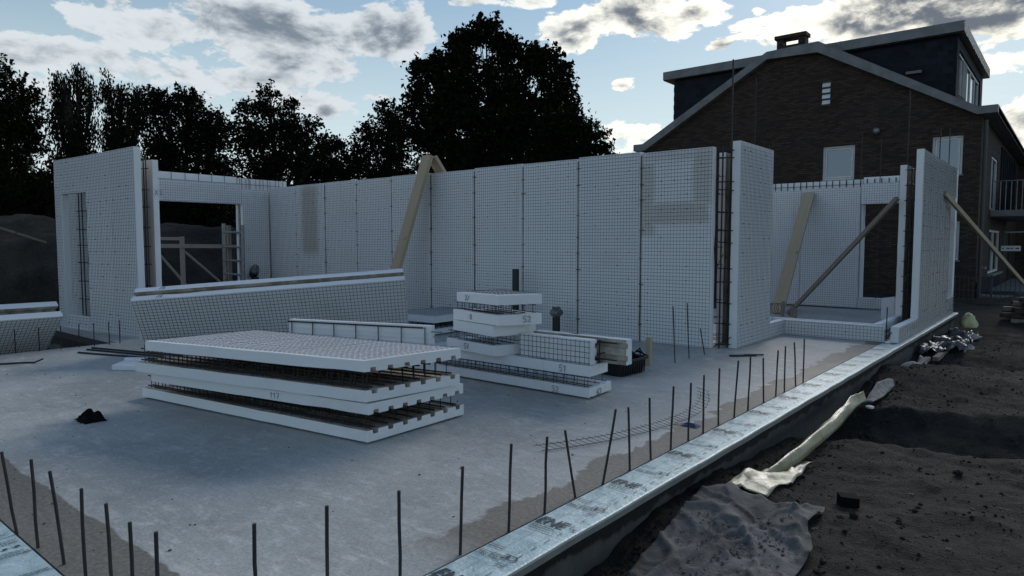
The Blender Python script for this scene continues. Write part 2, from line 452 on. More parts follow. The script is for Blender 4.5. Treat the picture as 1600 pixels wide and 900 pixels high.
def wire_mesh(q, n, pitch=.05, off=.011, r=.0021, skip=.0, clips=True, seed=0):
    q = [np.array(p, float) for p in q]; n = np.array(n, float); m = MB(); R = random.Random(seed)
    Ls = (np.linalg.norm(q[1] - q[0]) + np.linalg.norm(q[2] - q[3])) / 2; Lt = (np.linalg.norm(q[3] - q[0]) + np.linalg.norm(q[2] - q[1])) / 2
    ns = max(1, int(Ls / pitch)); nt = max(1, int(Lt / pitch))
    es = .006 / Ls; et = .006 / Lt
    for i in range(ns + 1):
        s = (i + .35) / (ns + .7); s = min(max(s, es), 1 - es)
        J = lambda k: n * R.uniform(-.002, .002) + unit(q[1] - q[0]) * R.uniform(-.002, .002)
        m.tube([bil(q, s, et) - n * off, bil(q, s, .33) - n * off + J(0), bil(q, s, .67) - n * off + J(1), bil(q, s, 1 - et) - n * off], r, 3, False)
    for j in range(nt + 1):
        t = (j + .35) / (nt + .7)
        J = lambda k: n * R.uniform(-.002, .001) + unit(q[3] - q[0]) * R.uniform(-.002, .002)
        m.tube([bil(q, es, t) - n * (off + 2 * r), bil(q, .4, t) - n * (off + 2 * r) + J(0), bil(q, 1 - es, t) - n * (off + 2 * r)], r, 3, False)
    if clips:
        a = unit(q[1] - q[0])
        for i in range(2, ns, 4):
            for j in range(2, nt, 4):
                if R.random() < .35:
                    c = bil(q, (i + .35) / (ns + .7), (j + .35) / (nt + .7)) - n * (off + .01)
                    m.beam(c - a * .006, c + a * .006, .012, .012)
    return m

def lattice(q, n, d0, d1, rows=.15, posts=.12, along='s', r=.004, ends=False, rodr=.005):
    """rods and posts in the gap between two boards (depth d0..d1 along n below quad q)"""
    q = [np.array(p, float) for p in q]; n = np.array(n, float); m = MB()
    if along == 't': q = [q[0], q[3], q[2], q[1]]
    Ls = np.linalg.norm(q[1] - q[0]); Lt = np.linalg.norm(q[3] - q[0])
    k = max(1, int(round(Lt / rows))); np_ = max(2, int(Ls / posts))
    g = d1 - d0
    for t in [.025] + [(j + .5) / k for j in range(k)]:
        for d in (d0 + g * .12, d1 - g * .12):
            m.tube([bil(q, -.004, t) + n * d, bil(q, 1.004, t) + n * d], rodr, 4)
        for i in range(np_):
            s = (i + .35) / (np_ - .3)
            m.tube([bil(q, s, t) + n * (d0 - .02), bil(q, s, t) + n * (d1 + .02)], r, 3, False)
    return m

def add_board(par, q, n, th, seed, groove=None, mesh=True, label=None, name='panel', r=.0021, flipmesh=False):
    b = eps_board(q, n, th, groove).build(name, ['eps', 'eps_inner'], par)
    if label: b['label'] = label
    if mesh:
        w = wire_mesh(q, n, r=r, seed=seed).build('wire_mesh', 'wire', b, kind='stuff')
    return b

STROKES = {
    '5': [[(1, 1), (.1, 1), (0, .55), (.6, .6), (.9, .3), (.6, 0), (0, .1)]],
    '2': [[(0, .8), (.4, 1), (.85, .8), (.6, .45), (0, 0), (1, .05)]],
    '6': [[(.8, 1), (.2, .6), (0, .25), (.4, 0), (.8, .2), (.6, .5), (.1, .4)]],
    '1': [[(.1, .7), (.6, 1), (.45, 0)]],
    '7': [[(0, .95), (.9, 1), (.3, 0)], [(.1, .5), (.8, .52)]],
    '0': [[(.5, 1), (.1, .7), (.15, .2), (.5, 0), (.85, .3), (.85, .75), (.5, 1)]],
    '/': [[(0, 0), (1, 1)]], 'X': [[(0, 0), (.9, 1)], [(0, 1), (.9, 0)]], '8': [[(.5, .5), (.1, .8), (.5, 1), (.9, .8), (.5, .5), (.1, .25), (.5, 0), (.9, .25), (.5, .5)]],
}
def write_on(par, text, p, right, up, h, r=.0028, name='painted_number', mt='paint_mark'):
    m = MB(); right = unit(np.array(right, float)); up = unit(np.array(up, float)); p = np.array(p, float)
    for i, ch in enumerate(text):
        for st in STROKES[ch]:
            m.tube([p + right * (h * .62 * x + i * h * .8) + up * (h * y) for x, y in st], r, 4)
    return m.build(name, 'faint_mark' if text == '117' else mt, par)

TH = .095

# ------------------------------------------------------------------ ground
PA, PB = V3(-1.70, 6.34), V3(-.26, 6.80)
def ground_z(x, y, fine=True):
    z = -.30
    z += .10 * (noise.noise((x * .35, y * .35, 1.7))) + .05 * noise.noise((x * 1.1, y * 1.1, 4.2))
    far = max(0.0, math.hypot(x, y) - 10)
    if -2.2 < x and y < 30:
        # dug hollows crossing the strip of soil
        e = 6.42 + .30 * (x + 1.7) + .12 * noise.noise((x * 1.3, 2.2, 0))
        d = y - e
        if 0 < d < 1.7:
            z -= .36 * max(0, 1 - abs(d / 1.7 * 2 - .55) ** 2 / 2.1) if d > .16 else .30 * d / .16
        e2 = 11.7 + .5 * (x + 1.7); d2 = y - e2
        z -= .20 * math.exp(-(d2 / .55) ** 2)
        e3 = 9.9 + .25 * (x + 1.7); z += .06 * math.exp(-((y - e3) / .5) ** 2)
        z += .03 * noise.noise((x * 3.1, y * 3.1, 7.7))
        if x < -1.4: z += .07 * math.exp(-((y - 4.6) / 1.0) ** 2) * min(1, (-1.4 - x) / .3)
    if fine: z += .014 * noise.noise((x * 11, y * 11, 3.1)) + .024 * noise.noise((x * 4.5, y * 5.5, 9.1)) + .018 * abs(noise.noise((x * 5 + y * 2, y * 16 - x * 5, 5.1)))
    # below the building
    inside = (-10.6 < x < -2.0 and .8 < y < 9.3) or (-15.2 < x < -2.0 and 4.2 < y < 9.3) or (-6.1 < x < -2.0 and 4 < y < 16.8)
    if inside: z = -.75
    if y > 17: z = z + min(1, (y - 17) / 5) * .16
    return z

def spaced(lo, hi, segs):
    out = []
    for a, b, st in segs: out += list(np.arange(a, b, st))
    return [lo] + out + [hi]
gx = spaced(-260, 260, [(-120, -30, 8), (-30, -16, .8), (-16, -2.6, .5), (-2.6, .8, .045), (.8, 3, .15), (3, 12, 1), (12, 120, 10)])
gy = spaced(-120, 300, [(-60, -4, 6), (-4, 1.5, .25), (1.5, 9.5, .05), (9.5, 16, .09), (16, 26, .4), (26, 60, 3), (60, 200, 20)])
m = MB(); m.grid([[(x, y, ground_z(x, y)) for x in gx] for y in gy])
struct(m.build('soil_ground', 'soil', smooth=True))

# clods and stones scattered over the soil: nobody could count them
def clod(m, p, r, R, flat=.7):
    n1 = 6; vs = [(p[0], p[1], p[2] + r * flat)]
    for lat in (.45, -.35):
        for k in range(n1):
            a = 2 * math.pi * k / n1 + R.random() * .6; q = r * R.uniform(.75, 1.15) * math.cos(lat)
            vs.append((p[0] + q * math.cos(a), p[1] + q * math.sin(a), p[2] + r * flat * math.sin(lat)))
    vs.append((p[0], p[1], p[2] - r * flat))
    fs = [(0, 1 + k, 1 + (k + 1) % n1) for k in range(n1)]
    fs += [(1 + k, 1 + n1 + k, 1 + n1 + (k + 1) % n1, 1 + (k + 1) % n1) for k in range(n1)]
    fs += [(1 + 2 * n1, 1 + n1 + (k + 1) % n1, 1 + n1 + k) for k in range(n1)]
    m.add(vs, fs)
R = random.Random(3); m = MB()
for i in range(5200):
    y = 2 + 13 * R.random() ** 1.5; x = R.uniform(-1.9, .5) if R.random() < .6 else R.uniform(-1.9, -1.5)
    r = .005 + .016 * R.random() ** 6
    clod(m, (x, y, ground_z(x, y) + r * .2), r, R)
m.build('gravel', 'soil', kind='stuff')
m = MB()
for i in range(150):
    y = 2 + 12 * R.random() ** 1.4; x = R.uniform(-1.9, .3)
    r = .006 + .014 * R.random() ** 4
    clod(m, (x, y, ground_z(x, y) + r * .2), r, R, .5)
m.build('pebbles', 'stone', kind='stuff')
m = MB(); RD = random.Random(12)
for i in range(330):
    x, y = RD.uniform(-9.8, -2.3), 1.1 + 7 * RD.random() ** 1.3
    r = .003 + .007 * RD.random() ** 3
    clod(m, (x, y, r * .3), r, RD, .6)
m.build('crumbs', 'stone', kind='stuff')
m = MB()
for i in range(900):
    u, v = RD.gauss(.45, .22), RD.gauss(.55, .22)
    if not (.05 < u < .92 and .05 < v < .95): continue
    x = -1.72 + .66 * u - .05 * v + .1 * u * v; y = 2.75 + 1.5 * v + .45 * u * (1 - v) + .35 * u * v
    r = .003 + .010 * RD.random() ** 5
    clod(m, (x, y, ground_z(x, y, False) + .037 + r * .3), r, RD, .6)
m.build('loose_gravel', 'stone', kind='stuff')
m = MB()
for i in range(120):
    y = 2.6 + 10 * R.random() ** 1.3; x = R.uniform(-1.35, .3)
    r = .010 + .030 * R.random() ** 4
    clod(m, (x, y, ground_z(x, y) - r * .15), r, R, .55)
m.build('clods', 'soil', kind='stuff')
for x, y, r, lab in [(-1.02, 4.63, .032, 'rough dark stone beside the pale edge of the grey tarpaulin'), (-.62, 6.0, .035, 'dark clod of earth near the rim of the dug hollow'), (-.75, 5.05, .022, 'small dark stone on bare soil right of the black block')]:
    m = MB(); clod(m, (x, y, ground_z(x, y) + r * .4), r, R, .8)
    tag(m.build('stone', 'soil'), lab, 'stone')
m = MB(); p = (-1.12, 4.9); z = ground_z(*p) - .01
c, s_ = math.cos(.5), math.sin(.5)
bx = lambda u, v, w: (p[0] + c * u - s_ * v, p[1] + s_ * u + c * v, z + w)
m.hexa([bx(-.06, -.045, 0), bx(.06, -.045, 0), bx(.055, .045, .0), bx(-.06, .05, 0), bx(-.055, -.04, .085), bx(.058, -.045, .08), bx(.055, .04, .088), bx(-.058, .045, .09)])
for k in (-.02, .022): m.hexa([bx(k - .014, -.046, .02), bx(k + .014, -.046, .02), bx(k + .014, .05, .02), bx(k - .014, .05, .02), bx(k - .014, -.049, .065), bx(k + .014, -.049, .065), bx(k + .014, .05, .065), bx(k - .014, .05, .065)])
tag(m.build('block', 'black_cloth'), 'small black block lying alone on bare soil beyond the tarpaulin', 'block')

# spoil heaps behind the left of the site
def heap(name, cx, cy, lx, ly, ang, hgt, seed):
    m = MB(); rows = []
    N, M_ = 60, 44
    for i in range(N + 1):
        row = []
        for j in range(M_ + 1):
            u = (i / N - .5) * 2; v = (j / M_ - .5) * 2
            e = max(0, 1 - abs(u) ** 3.2) * max(0, 1 - abs(v) ** 1.8)
            x = cx + math.cos(ang) * u * lx - math.sin(ang) * v * ly; y = cy + math.sin(ang) * u * lx + math.cos(ang) * v * ly
            z = -.5 + (hgt + .5) * e ** .8 + e ** .3 * (.35 * noise.noise((x * .5, y * .5, seed)) + .16 * noise.noise((x * 1.7, y * 1.7, seed + 3)) + .07 * noise.noise((x * 5, y * 5, seed)))
            row.append((x, y, z))
        rows.append(row)
    m.grid(rows); return struct(m.build(name, 'soil', smooth=True))
heap('soil_heap', -20.5, 6.5, 8.5, 3.6, rad(78), 2.0, 1.3)
heap('soil_heap', -25, -2.0, 9, 4.0, rad(80), 2.1, 5.3)

# ------------------------------------------------------------------ concrete slab, footing, foil sill
m = MB()
outl = [(-10.75, .985), (-2.145, .985), (-2.145, 16.75), (-6.15, 16.75), (-6.15, 9.35), (-15.35, 9.35), (-15.35, 3.95), (-10.75, 3.95)]
m.prism(outl, lambda p: (p[0], p[1], -.22), lambda p: (p[0], p[1], 0))
struct(m.build('concrete_slab', 'concrete'))
m = MB()
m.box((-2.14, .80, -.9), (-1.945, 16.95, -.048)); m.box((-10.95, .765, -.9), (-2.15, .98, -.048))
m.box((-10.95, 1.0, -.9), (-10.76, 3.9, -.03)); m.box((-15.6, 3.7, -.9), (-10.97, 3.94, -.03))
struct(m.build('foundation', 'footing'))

def font_mesh(text, size, bold=0.0):
    cu = bpy.data.curves.new('print_text', 'FONT'); cu.body = text; cu.size = size; cu.offset = bold
    cu.resolution_u = 2; cu.align_x = 'LEFT'
    o = bpy.data.objects.new('print_text', cu); COL.objects.link(o)
    dg = bpy.context.evaluated_depsgraph_get(); dg.update()
    me = bpy.data.meshes.new_from_object(o.evaluated_get(dg))
    v = [tuple(a.co) for a in me.vertices]; f = [tuple(p.vertices) for p in me.polygons]
    bpy.data.objects.remove(o); bpy.data.curves.remove(cu); bpy.data.meshes.remove(me)
    return v, f
T_ENE = font_mesh('ENE', .088, .0019); T_CE = font_mesh('CE', .075, .001); T_TG = font_mesh('TEG', .034, .0006); T_20 = font_mesh('20', .11, .001); T_X = font_mesh('X', .04, .001); T_D = font_mesh('D', .04, .001)

def sill_print(R):
    """print of one .75 m repeat: u across the strip (0 inner edge .. .265 outer), w along it"""
    m = MB(); Z = .0012
    def txt(T, u0, w0, sx=1.0, sy=1.0, shear=0.0, flip=False):
        v, f = T
        if flip: pts = [(u0 - sx * (x + shear * y), w0 - sy * y, Z) for x, y, _ in v]
        else: pts = [(u0 + sx * (x + shear * y), w0 + sy * y, Z) for x, y, _ in v]
        m.add(pts, f)
    def rect(u0, w0, u1, w1, z=Z): m.add([(u0, w0, z), (u1, w0, z), (u1, w1, z), (u0, w1, z)], [(0, 1, 2, 3)])
    def words(u0, u1, w, h):
        u = u0
        while u < u1:
            l = R.uniform(.005, .022); rect(u, w, min(u1, u + l), w + h); u += l + .004
    def frame(u0, w0, u1, w1, t=.003):
        rect(u0, w0, u1, w0 + t); rect(u0, w1 - t, u1, w1); rect(u0, w0, u0 + t, w1); rect(u1 - t, w0, u1, w1)
    txt(T_ENE, .002, .095, 1.10, 1.30, .22)
    txt(T_X, .222, .105, .9, .9)
    for k in range(4): words(.012 + .004 * k, .15 + .01 * (k % 2), .075 - .021 * k, .006)
    for k in range(2): words(.01, .10, .475 + .02 * k, .006)
    frame(.014, .375, .085, .425); txt(T_TG, .018, .385, .8)
    frame(.092, .378, .150, .432); frame(.100, .386, .142, .424, .002); txt(T_D, .108, .390, .8, .75)
    txt(T_CE, .225, .455, .9, .9, 0, True)
    for k in range(2): words(.16, .20, .345 + .018 * k, .006)
    for k in range(7): rect(.205, .015 + k * .107, .2095, .065 + k * .107)
    for k in range(8): rect(.002, .05 + k * .0937, .262, .0512 + k * .0937, Z * .6)      # scored grid
    for u in (.088, .176): rect(u, 0, u + .0011, .748, Z * .5)
    return m

def make_sill(name, label, n, base, to_world, first_big=False):
    root = thing(name, label, 'insulation strip', base)
    meshes = {}
    prints = [sill_print(random.Random(11 + i)) for i in range(2)]
    for i in range(n):
        m = MB(); L = .748; w0 = i * .75
        rr = random.Random(50 + i); e = [rr.uniform(-.004, .004) for _ in range(12)]
        K = 10; top = []; P = []
        prof = [(0, -.046), (0, 0), (.09, 0), (.18, 0), (.255, 0), (.2655, -.003), (.270, -.012), (.268, -.046)]
        rows = []
        for k in range(K + 1):
            w = w0 + L * k / K
            sag = .003 * noise.noise((w * 3.0, 1.3, 0)); out = .006 * noise.noise((w * 2.2, 8.3, 0))
            rows.append([to_world(u + (out if u > .2 else 0), w, z + (sag if u > .1 and z > -.03 else 0) + .0015 * noise.noise((w * 9, u * 12, 0)) * (z == 0)) for u, z in prof])
        m.grid(rows)
        nP = len(prof)
        m.add(rows[0], [tuple(range(nP))]); m.add(rows[-1], [tuple(range(nP - 1, -1, -1))])
        for f in range(len(m.f)): m.mi[f] = 1 if (f < K * (nP - 1) and (f % (nP - 1)) >= 5) else 0
        b = m.build('foil_board', ['foil', 'foil_edge'], root)
        src = prints[i % 2]
        pm = MB(); pm.v = [tuple(to_world(u, w + w0, z + .0035)) for u, w, z in src.v]; pm.f = list(src.f); pm.mi = [0] * len(pm.f)
        pm.build('print', 'foil_print', b)
    return root
make_sill('foil_sill', 'long silver foil-faced insulation strip with repeated ENE print along the right slab edge', 21, (-2.0, .8, -.05), lambda u, w, z: V3(-2.135 + u, .965 + .75 * 0 + w + .20, z))
# the strip along the near left edge, read along +Y
def sill2():
    root = thing('foil_sill', 'pale blue foil-faced insulation strip in the bottom left corner of the slab', 'insulation strip', (-6.4, .84, -.05))
    x = -1.875; i = 0
    while x > -10.8:
        L = 1.2; x0 = max(x - L, -10.9)
        m = MB(); K = 8
        prof = [(.975, -.046), (.975, 0), (.9, 0), (.8, 0), (.715, 0), (.703, -.008), (.70, -.046)]
        rows = [[(x - (x - x0 - .002) * k / K, y, z + .002 * noise.noise((x - .15 * k, y * 9, 2)) * (z == 0)) for y, z in prof] for k in range(K + 1)]
        m.grid(rows); n_ = len(prof)
        m.add(rows[0], [tuple(range(n_))]); m.add(rows[-1], [tuple(range(n_ - 1, -1, -1))])
        b = m.build('foil_board', 'foil', root)
        pm = MB(); R2 = random.Random(90 + i); Z = .0045
        def rect(a, b_, c, d): pm.add([(a, b_, Z), (c, b_, Z), (c, d, Z), (a, d, Z)], [(0, 1, 2, 3)])
        for rpt in range(2):
            o = x - .06 - .58 * rpt
            for k, (dx, h) in enumerate([(.03, .007), (.052, .006), (.074, .006), (.19, .008), (.212, .006), (.235, .007), (.33, .006), (.35, .006)]):
                y = .715
                while y < .955:
                    l = R2.uniform(.006, .024); rect(o - dx - h, y, o - dx, min(.965, y + l)); y += l + .0045
            rect(o - .145, .88, o - .125, .90); rect(o - .145, .93, o - .125, .95); rect(o - .137, .90, o - .133, .93)
            v, f = T_20
            pm.add([(o - .29 - yy, .73 + xx, Z) for xx, yy, _ in v], f)
        pm.build('print', 'foil_print', b)
        x = x0; i += 1
sill2()

# ------------------------------------------------------------------ walls of EPS panels
def wall_piece(par, a, b, z0, z1, n, th=TH, mesh=True, groove='t', seed=0, label=None, gap=.006, lean=0.0):
    """panel from plan point a to b (left to right seen from outside), facing -n"""
    a = V3(*a, 0); b = V3(*b, 0); d = unit(b - a)
    a = a + d * gap; b = b - d * gap
    q = [a + V3(0, 0, z0), b + V3(0, 0, z0), b + V3(0, 0, z1), a + V3(0, 0, z1)]
    if lean: q[2] = q[2] - np.array(n) * lean; q[3] = q[3] - np.array(n) * lean
    return add_board(par, q, n, th, seed, groove, mesh, label)

# main long wall: ten inner panels facing the slab, an outer skin behind
NY, NX = V3(0, 1, 0), V3(1, 0, 0)
mw = thing('panel_wall', 'long white foam panel wall with wire mesh crossing the middle of the site', 'wall', (-9.3, 9.1, 0))
RW = random.Random(21)
for i in range(10):
    x0 = -14.9 + 1.107 * i
    dz = RW.uniform(-.008, .012); dy = RW.uniform(-.012, .012)
    if i in (8,): dz += .02
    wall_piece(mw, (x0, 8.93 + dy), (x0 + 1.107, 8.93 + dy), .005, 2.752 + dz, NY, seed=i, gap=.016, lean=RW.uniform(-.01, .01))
for i in range(9):
    x0 = -14.9 + 1.107 * (i + 1); m = MB(); w_ = .014 + .006 * RW.random()
    m.box((x0 - w_, 8.938, .01), (x0 + w_, 9.0, 2.72)); z = .25
    while z < 2.7:
        m.box((x0 - .02, 8.905, z), (x0 + .03 + .03 * RW.random(), 8.934, z + .012)); z += RW.uniform(.22, .5)
    m.build('joint_strip', 'joint', mw)
for i in range(10):
    x0 = -15.25 + 1.11 * i
    wall_piece(mw, (x0, 9.25), (x0 + 1.11, 9.25), .005, 2.70, NY, mesh=False, groove=None)
m = lattice([V3(-14.8, 9.03, .05), V3(-3.85, 9.03, .05), V3(-3.85, 9.03, 2.74), V3(-14.8, 9.03, 2.74)], NY, .0, .20, rows=.25, posts=.3, r=.004)
m.build('rebar_lattice', 'rebar', mw, kind='stuff')
# cavity at the corner: rods and ties one can see between the boards
m = MB()
for x, y, zt in [(-3.76, 9.02, 2.76), (-3.70, 9.16, 3.93)]: m.tube([(x, y, 0), (x + .004, y, zt)], .011, 6)
for i, z in enumerate([.06, .34, .62, .92, 1.1, 1.45, 1.62, 1.86, 2.16, 2.28, 2.60, 2.70]):
    m.tube([(-3.83, 9.0, z + .01 * (i % 3)), (-3.62, 9.08, z)], .008, 5)
m.tube([(-3.83, 9.0, .02), (-3.62, 9.1, .16)], .007, 5); m.tube([(-3.8, 8.99, 1.12), (-3.72, 9.0, 1.30), (-3.66, 9.03, 1.24)], .006, 5)
m.build('corner_rebar', 'rebar', mw)

# end return of the main wall, running away along the slab edge
rw = thing('panel_wall', 'short white foam return panel at the right end of the long wall', 'wall', (-3.62, 9.7, 0))
qr = [V3(-3.56, 9.13, .004), V3(-3.56, 10.43, .004), V3(-3.56, 10.43, 2.83), V3(-3.56, 9.13, 2.83)]
add_board(rw, qr, V3(-1, 0, 0), .105, 77, 't')
qi = [V3(-3.95, 10.43, .004), V3(-3.95, 9.36, .004), V3(-3.95, 9.36, 2.72), V3(-3.95, 10.43, 2.72)]
add_board(rw, qi, V3(1, 0, 0), .095, 78, 't', mesh=False)
m = MB()
for k in range(6): m.tube([(-3.76, 9.3 + .2 * k, 0), (-3.76, 9.3 + .2 * k, 2.78)], .006, 5)
m.build('rebar_lattice', 'rebar', rw, kind='stuff')

# low upstand walls that close the corner notch
lw = thing('panel_wall', 'low knee-high white foam upstand with steel mesh in front of the back room', 'wall', (-2.8, 11.3, 0))
add_board(lw, [V3(-3.56, 10.45, .004), V3(-3.56, 11.1, .004), V3(-3.56, 11.1, .235), V3(-3.56, 10.45, .235)], V3(-1, 0, 0), .09, 1, None)
add_board(lw, [V3(-3.95, 11.4, .004), V3(-3.95, 10.45, .004), V3(-3.95, 10.45, .24), V3(-3.95, 11.4, .24)], V3(1, 0, 0), .09, 2, None, mesh=False)
add_board(lw, [V3(-3.555, 11.11, .004), V3(-2.14, 11.11, .004), V3(-2.14, 11.11, .235), V3(-3.555, 11.11, .235)], V3(0, 1, 0), .09, 3, None)
add_board(lw, [V3(-2.3, 11.5, .004), V3(-3.85, 11.5, .004), V3(-3.85, 11.5, .225), V3(-2.3, 11.5, .225)], V3(0, -1, 0), .08, 4, None, mesh=False)
add_board(lw, [V3(-1.95, 11.12, .006), V3(-1.95, 12.62, .006), V3(-1.95, 12.62, .235), V3(-1.95, 11.12, .235)], V3(-1, 0, 0), .10, 5, None)
add_board(lw, [V3(-2.36, 13.1, .004), V3(-2.36, 11.51, .004), V3(-2.36, 11.51, .22), V3(-2.36, 13.1, .22)], V3(1, 0, 0), .09, 6, None, mesh=False)
m = MB()
m.tube([(-2.10, 11.09, .02), (-2.10, 11.10, .52)], .008, 5); m.tube([(-2.09, 11.09, .06), (-2.03, 11.09, .16)], .006, 4)
for k in range(9): m.tube([(-2.25, 11.6 + .16 * k, .1), (-2.06, 11.6 + .16 * k, .1)], .006, 4)
m.tube([(-2.2, 11.3, .12), (-2.2, 13.0, .12)], .006, 4)
for k in range(6): m.tube([(-3.3 + .2 * k, 11.21, .16), (-3.3 + .2 * k, 11.42, .16)], .006, 4)
m.build('rebar', 'rebar', lw)

# right-hand facade wall
fw = thing('panel_wall', 'tall white foam facade panels standing along the right slab edge', 'wall', (-2.1, 14.5, 0))
ys = [12.63, 13.55, 14.40, 14.95, 15.75]
for i in range(4):
    add_board(fw, [V3(-1.95, ys[i] + .006, .006), V3(-1.95, ys[i + 1] - .006, .006), V3(-1.95, ys[i + 1] - .006, 2.95 - .01 * (i % 2)), V3(-1.95, ys[i] + .006, 2.95 - .01 * (i % 2))], V3(-1, 0, 0), .10, 40 + i, 't')
add_board(fw, [V3(-1.95, 15.76, .006), V3(-1.95, 16.72, .006), V3(-1.95, 16.72, .36), V3(-1.95, 15.76, .36)], V3(-1, 0, 0), .10, 46, None)
add_board(fw, [V3(-1.95, 15.76, 2.35), V3(-1.95, 16.45, 2.35), V3(-1.95, 16.45, 2.95), V3(-1.95, 15.76, 2.95)], V3(-1, 0, 0), .10, 47, None)
add_board(fw, [V3(-1.952, 16.46, .37), V3(-1.952, 16.72, .37), V3(-1.952, 16.72, 2.95), V3(-1.952, 16.46, 2.95)], V3(-1, 0, 0), .098, 48, 't', mesh=False)
# inner skin, thinner end seen beside the dark cavity
add_board(fw, [V3(-2.36, 16.3, .004), V3(-2.36, 13.12, .004), V3(-2.36, 13.12, 2.76), V3(-2.36, 16.3, 2.76)], V3(1, 0, 0), .10, 49, 't')
m = MB()
for k in range(14):
    m.tube([(-2.15, 12.9 + .24 * k, .0), (-2.15, 12.9 + .24 * k, 2.8)], .007, 5)
for k in range(11): m.tube([(-2.24, 12.86, .15 + .25 * k), (-2.06, 12.86, .15 + .25 * k)], .007, 5); m.tube([(-2.2, 12.86, .2 + .25 * k), (-2.2, 16.2, .2 + .25 * k)], .005, 4)
m.build('rebar_lattice', 'rebar', fw, kind='stuff')

# back wall of the rear room with a doorway
bw = thing('panel_wall', 'white foam back wall of the rear room with tall doorway and patched panels', 'wall', (-4.2, 16.5, 0))
BY = 16.38
wall_piece(bw, (-6.1, BY), (-4.93, BY), .03, 2.66, NY, seed=60)
wall_piece(bw, (-4.93, BY), (-3.70, BY), .03, 2.68, NY, seed=61)
wall_piece(bw, (-3.70, BY), (-2.40, BY), .03, .24, NY, seed=62, groove=None)
wall_piece(bw, (-3.70, BY + .02), (-2.40, BY + .02), 2.30, 2.74, NY, seed=63, groove=None)
wall_piece(bw, (-6.15, BY + .32), (-3.72, BY + .32), .03, 2.86, NY, mesh=False, seed=64, groove=None)
wall_piece(bw, (-3.72, BY + .32), (-2.15, BY + .32), 2.33, 2.90, NY, mesh=False, seed=65, groove=None)
wall_piece(bw, (-3.72, BY + .32), (-2.40, BY + .32), .03, .24, NY, mesh=False, seed=66, groove=None)
add_board(bw, [V3(-3.655, 16.48, .245), V3(-3.655, 16.69, .245), V3(-3.655, 16.69, 2.29), V3(-3.655, 16.48, 2.29)], V3(-1, 0, 0), .04, 67, None, mesh=False)
m = MB()
for k in range(26): m.tube([(-6.05 + .142 * k, BY + .29, 2.2), (-6.05 + .142 * k + RW.uniform(-.01, .01), BY + .29, 2.86)], .010, 4)
for z in (2.76,): m.tube([(-6.1, BY + .28, z), (-2.3, BY + .28, z)], .005, 4)
for k in range(10): m.tube([(-6.0 + .26 * k, BY + .2, .0), (-6.0 + .26 * k, BY + .2, 2.6)], .006, 4)
m.build('rebar_lattice', 'rebar', bw, kind='stuff')

# left wall with the wide window opening
ww = thing('panel_wall', 'white foam wall with a wide window opening onto the dark soil heap', 'wall', (-15.0, 7.0, 0))
NXm = V3(-1, 0, 0)
def xp(y0, y1, z0, z1, x=-14.9, th=TH, mesh=True, seed=0, groove='t', n=NXm):
    add_board(ww, [V3(x, y0 + .004, z0), V3(x, y1 - .004, z0), V3(x, y1 - .004, z1), V3(x, y0 + .004, z1)], n, th, seed, groove, mesh)
xp(8.24, 8.92, .005, 2.70, seed=80); xp(6.1, 8.24, 2.35, 2.80, seed=81, groove=None); xp(5.2, 6.1, .005, 2.78, seed=82); xp(6.1, 8.24, .005, .45, seed=83, groove=None)
xp(5.3, 6.1, .005, 2.97, x=-15.22, mesh=False, seed=84); xp(6.1, 8.3, 2.36, 2.99, x=-15.22, mesh=False, seed=85, groove=None)
xp(8.3, 9.60, .005, 2.97, x=-15.22, mesh=False, seed=86); xp(6.1, 8.3, .005, .45, x=-15.22, mesh=False, seed=87, groove=None)
m = MB()
for k in range(9): m.tube([(-15.19, 6.18 + .30 * k, 2.4), (-15.19, 6.18 + .30 * k, 3.0)], .006, 4)
for k in range(12): m.tube([(-15.19, 8.32 + .105 * k, .1), (-15.19, 8.32 + .105 * k + RW.uniform(-.03, .03), 2.98)], .006, 4)
m.tube([(-15.17, 6.1, 2.83), (-15.17, 9.4, 2.83)], .005, 4)
for z in (.5, 1.0, 1.5, 2.0): m.tube([(-15.1, 8.27, z), (-14.98, 8.27, z)], .006, 4)
m.build('rebar_lattice', 'rebar', ww, kind='stuff')
# front wall on the left with the narrow opening
lf = thing('panel_wall', 'tall white foam wall section at the far left with a narrow slot opening', 'wall', (-12.2, 4.3, 0))
A0, A1 = V3(-13.62, 4.10, 0), V3(-10.86, 4.37, 0)
ud = unit(A1 - A0); un = V3(-ud[1], ud[0], 0)
def lfp(u0, u1, z0, z1, d=0.0, th=.10, mesh=True, seed=0, groove='t', zr=None):
    a = A0 + ud * (u0 + .003) + un * d; b = A0 + ud * (u1 - .003) + un * d
    add_board(lf, [a + V3(0, 0, z0), b + V3(0, 0, z0), b + V3(0, 0, zr or z1), a + V3(0, 0, z1)], un, th, seed, groove, mesh)
lfp(0, .26, .0, 2.28, seed=100, groove=None); lfp(0, 1.10, 2.285, 2.86, seed=101, groove=None, zr=2.87); lfp(.26, 1.10, -.02, .22, seed=102, groove=None)
lfp(1.10, 1.92, .0, 2.87, seed=103, zr=2.885); lfp(1.92, 2.66, .0, 2.885, seed=104, zr=2.90)
lfp(-.88, 1.3, .0, 2.74, d=.36, th=.09, mesh=True, seed=105, groove=None); lfp(1.3, 2.50, .0, 2.75, d=.36, th=.09, mesh=False, seed=106, groove='t')
m = MB()
for u in (.3, .42, .6, .8, 2.36, 2.46, 2.53): 
    p = A0 + ud * u + un * .24; m.tube([p, p + V3(0, 0, 2.78)], .010, 5)
for k in range(9):
    for u0, u1 in ((.28, .62), (2.3, 2.56)):
        p = A0 + ud * u0 + un * .2; q = A0 + ud * u1 + un * .26; z = .2 + .3 * k + RW.uniform(-.03, .03)
        m.tube([p + V3(0, 0, z), q + V3(0, 0, z)], .008, 4)
m.build('rebar_lattice', 'rebar', lf, kind='stuff')
pe = A0 + ud * 2.505 + un * .38
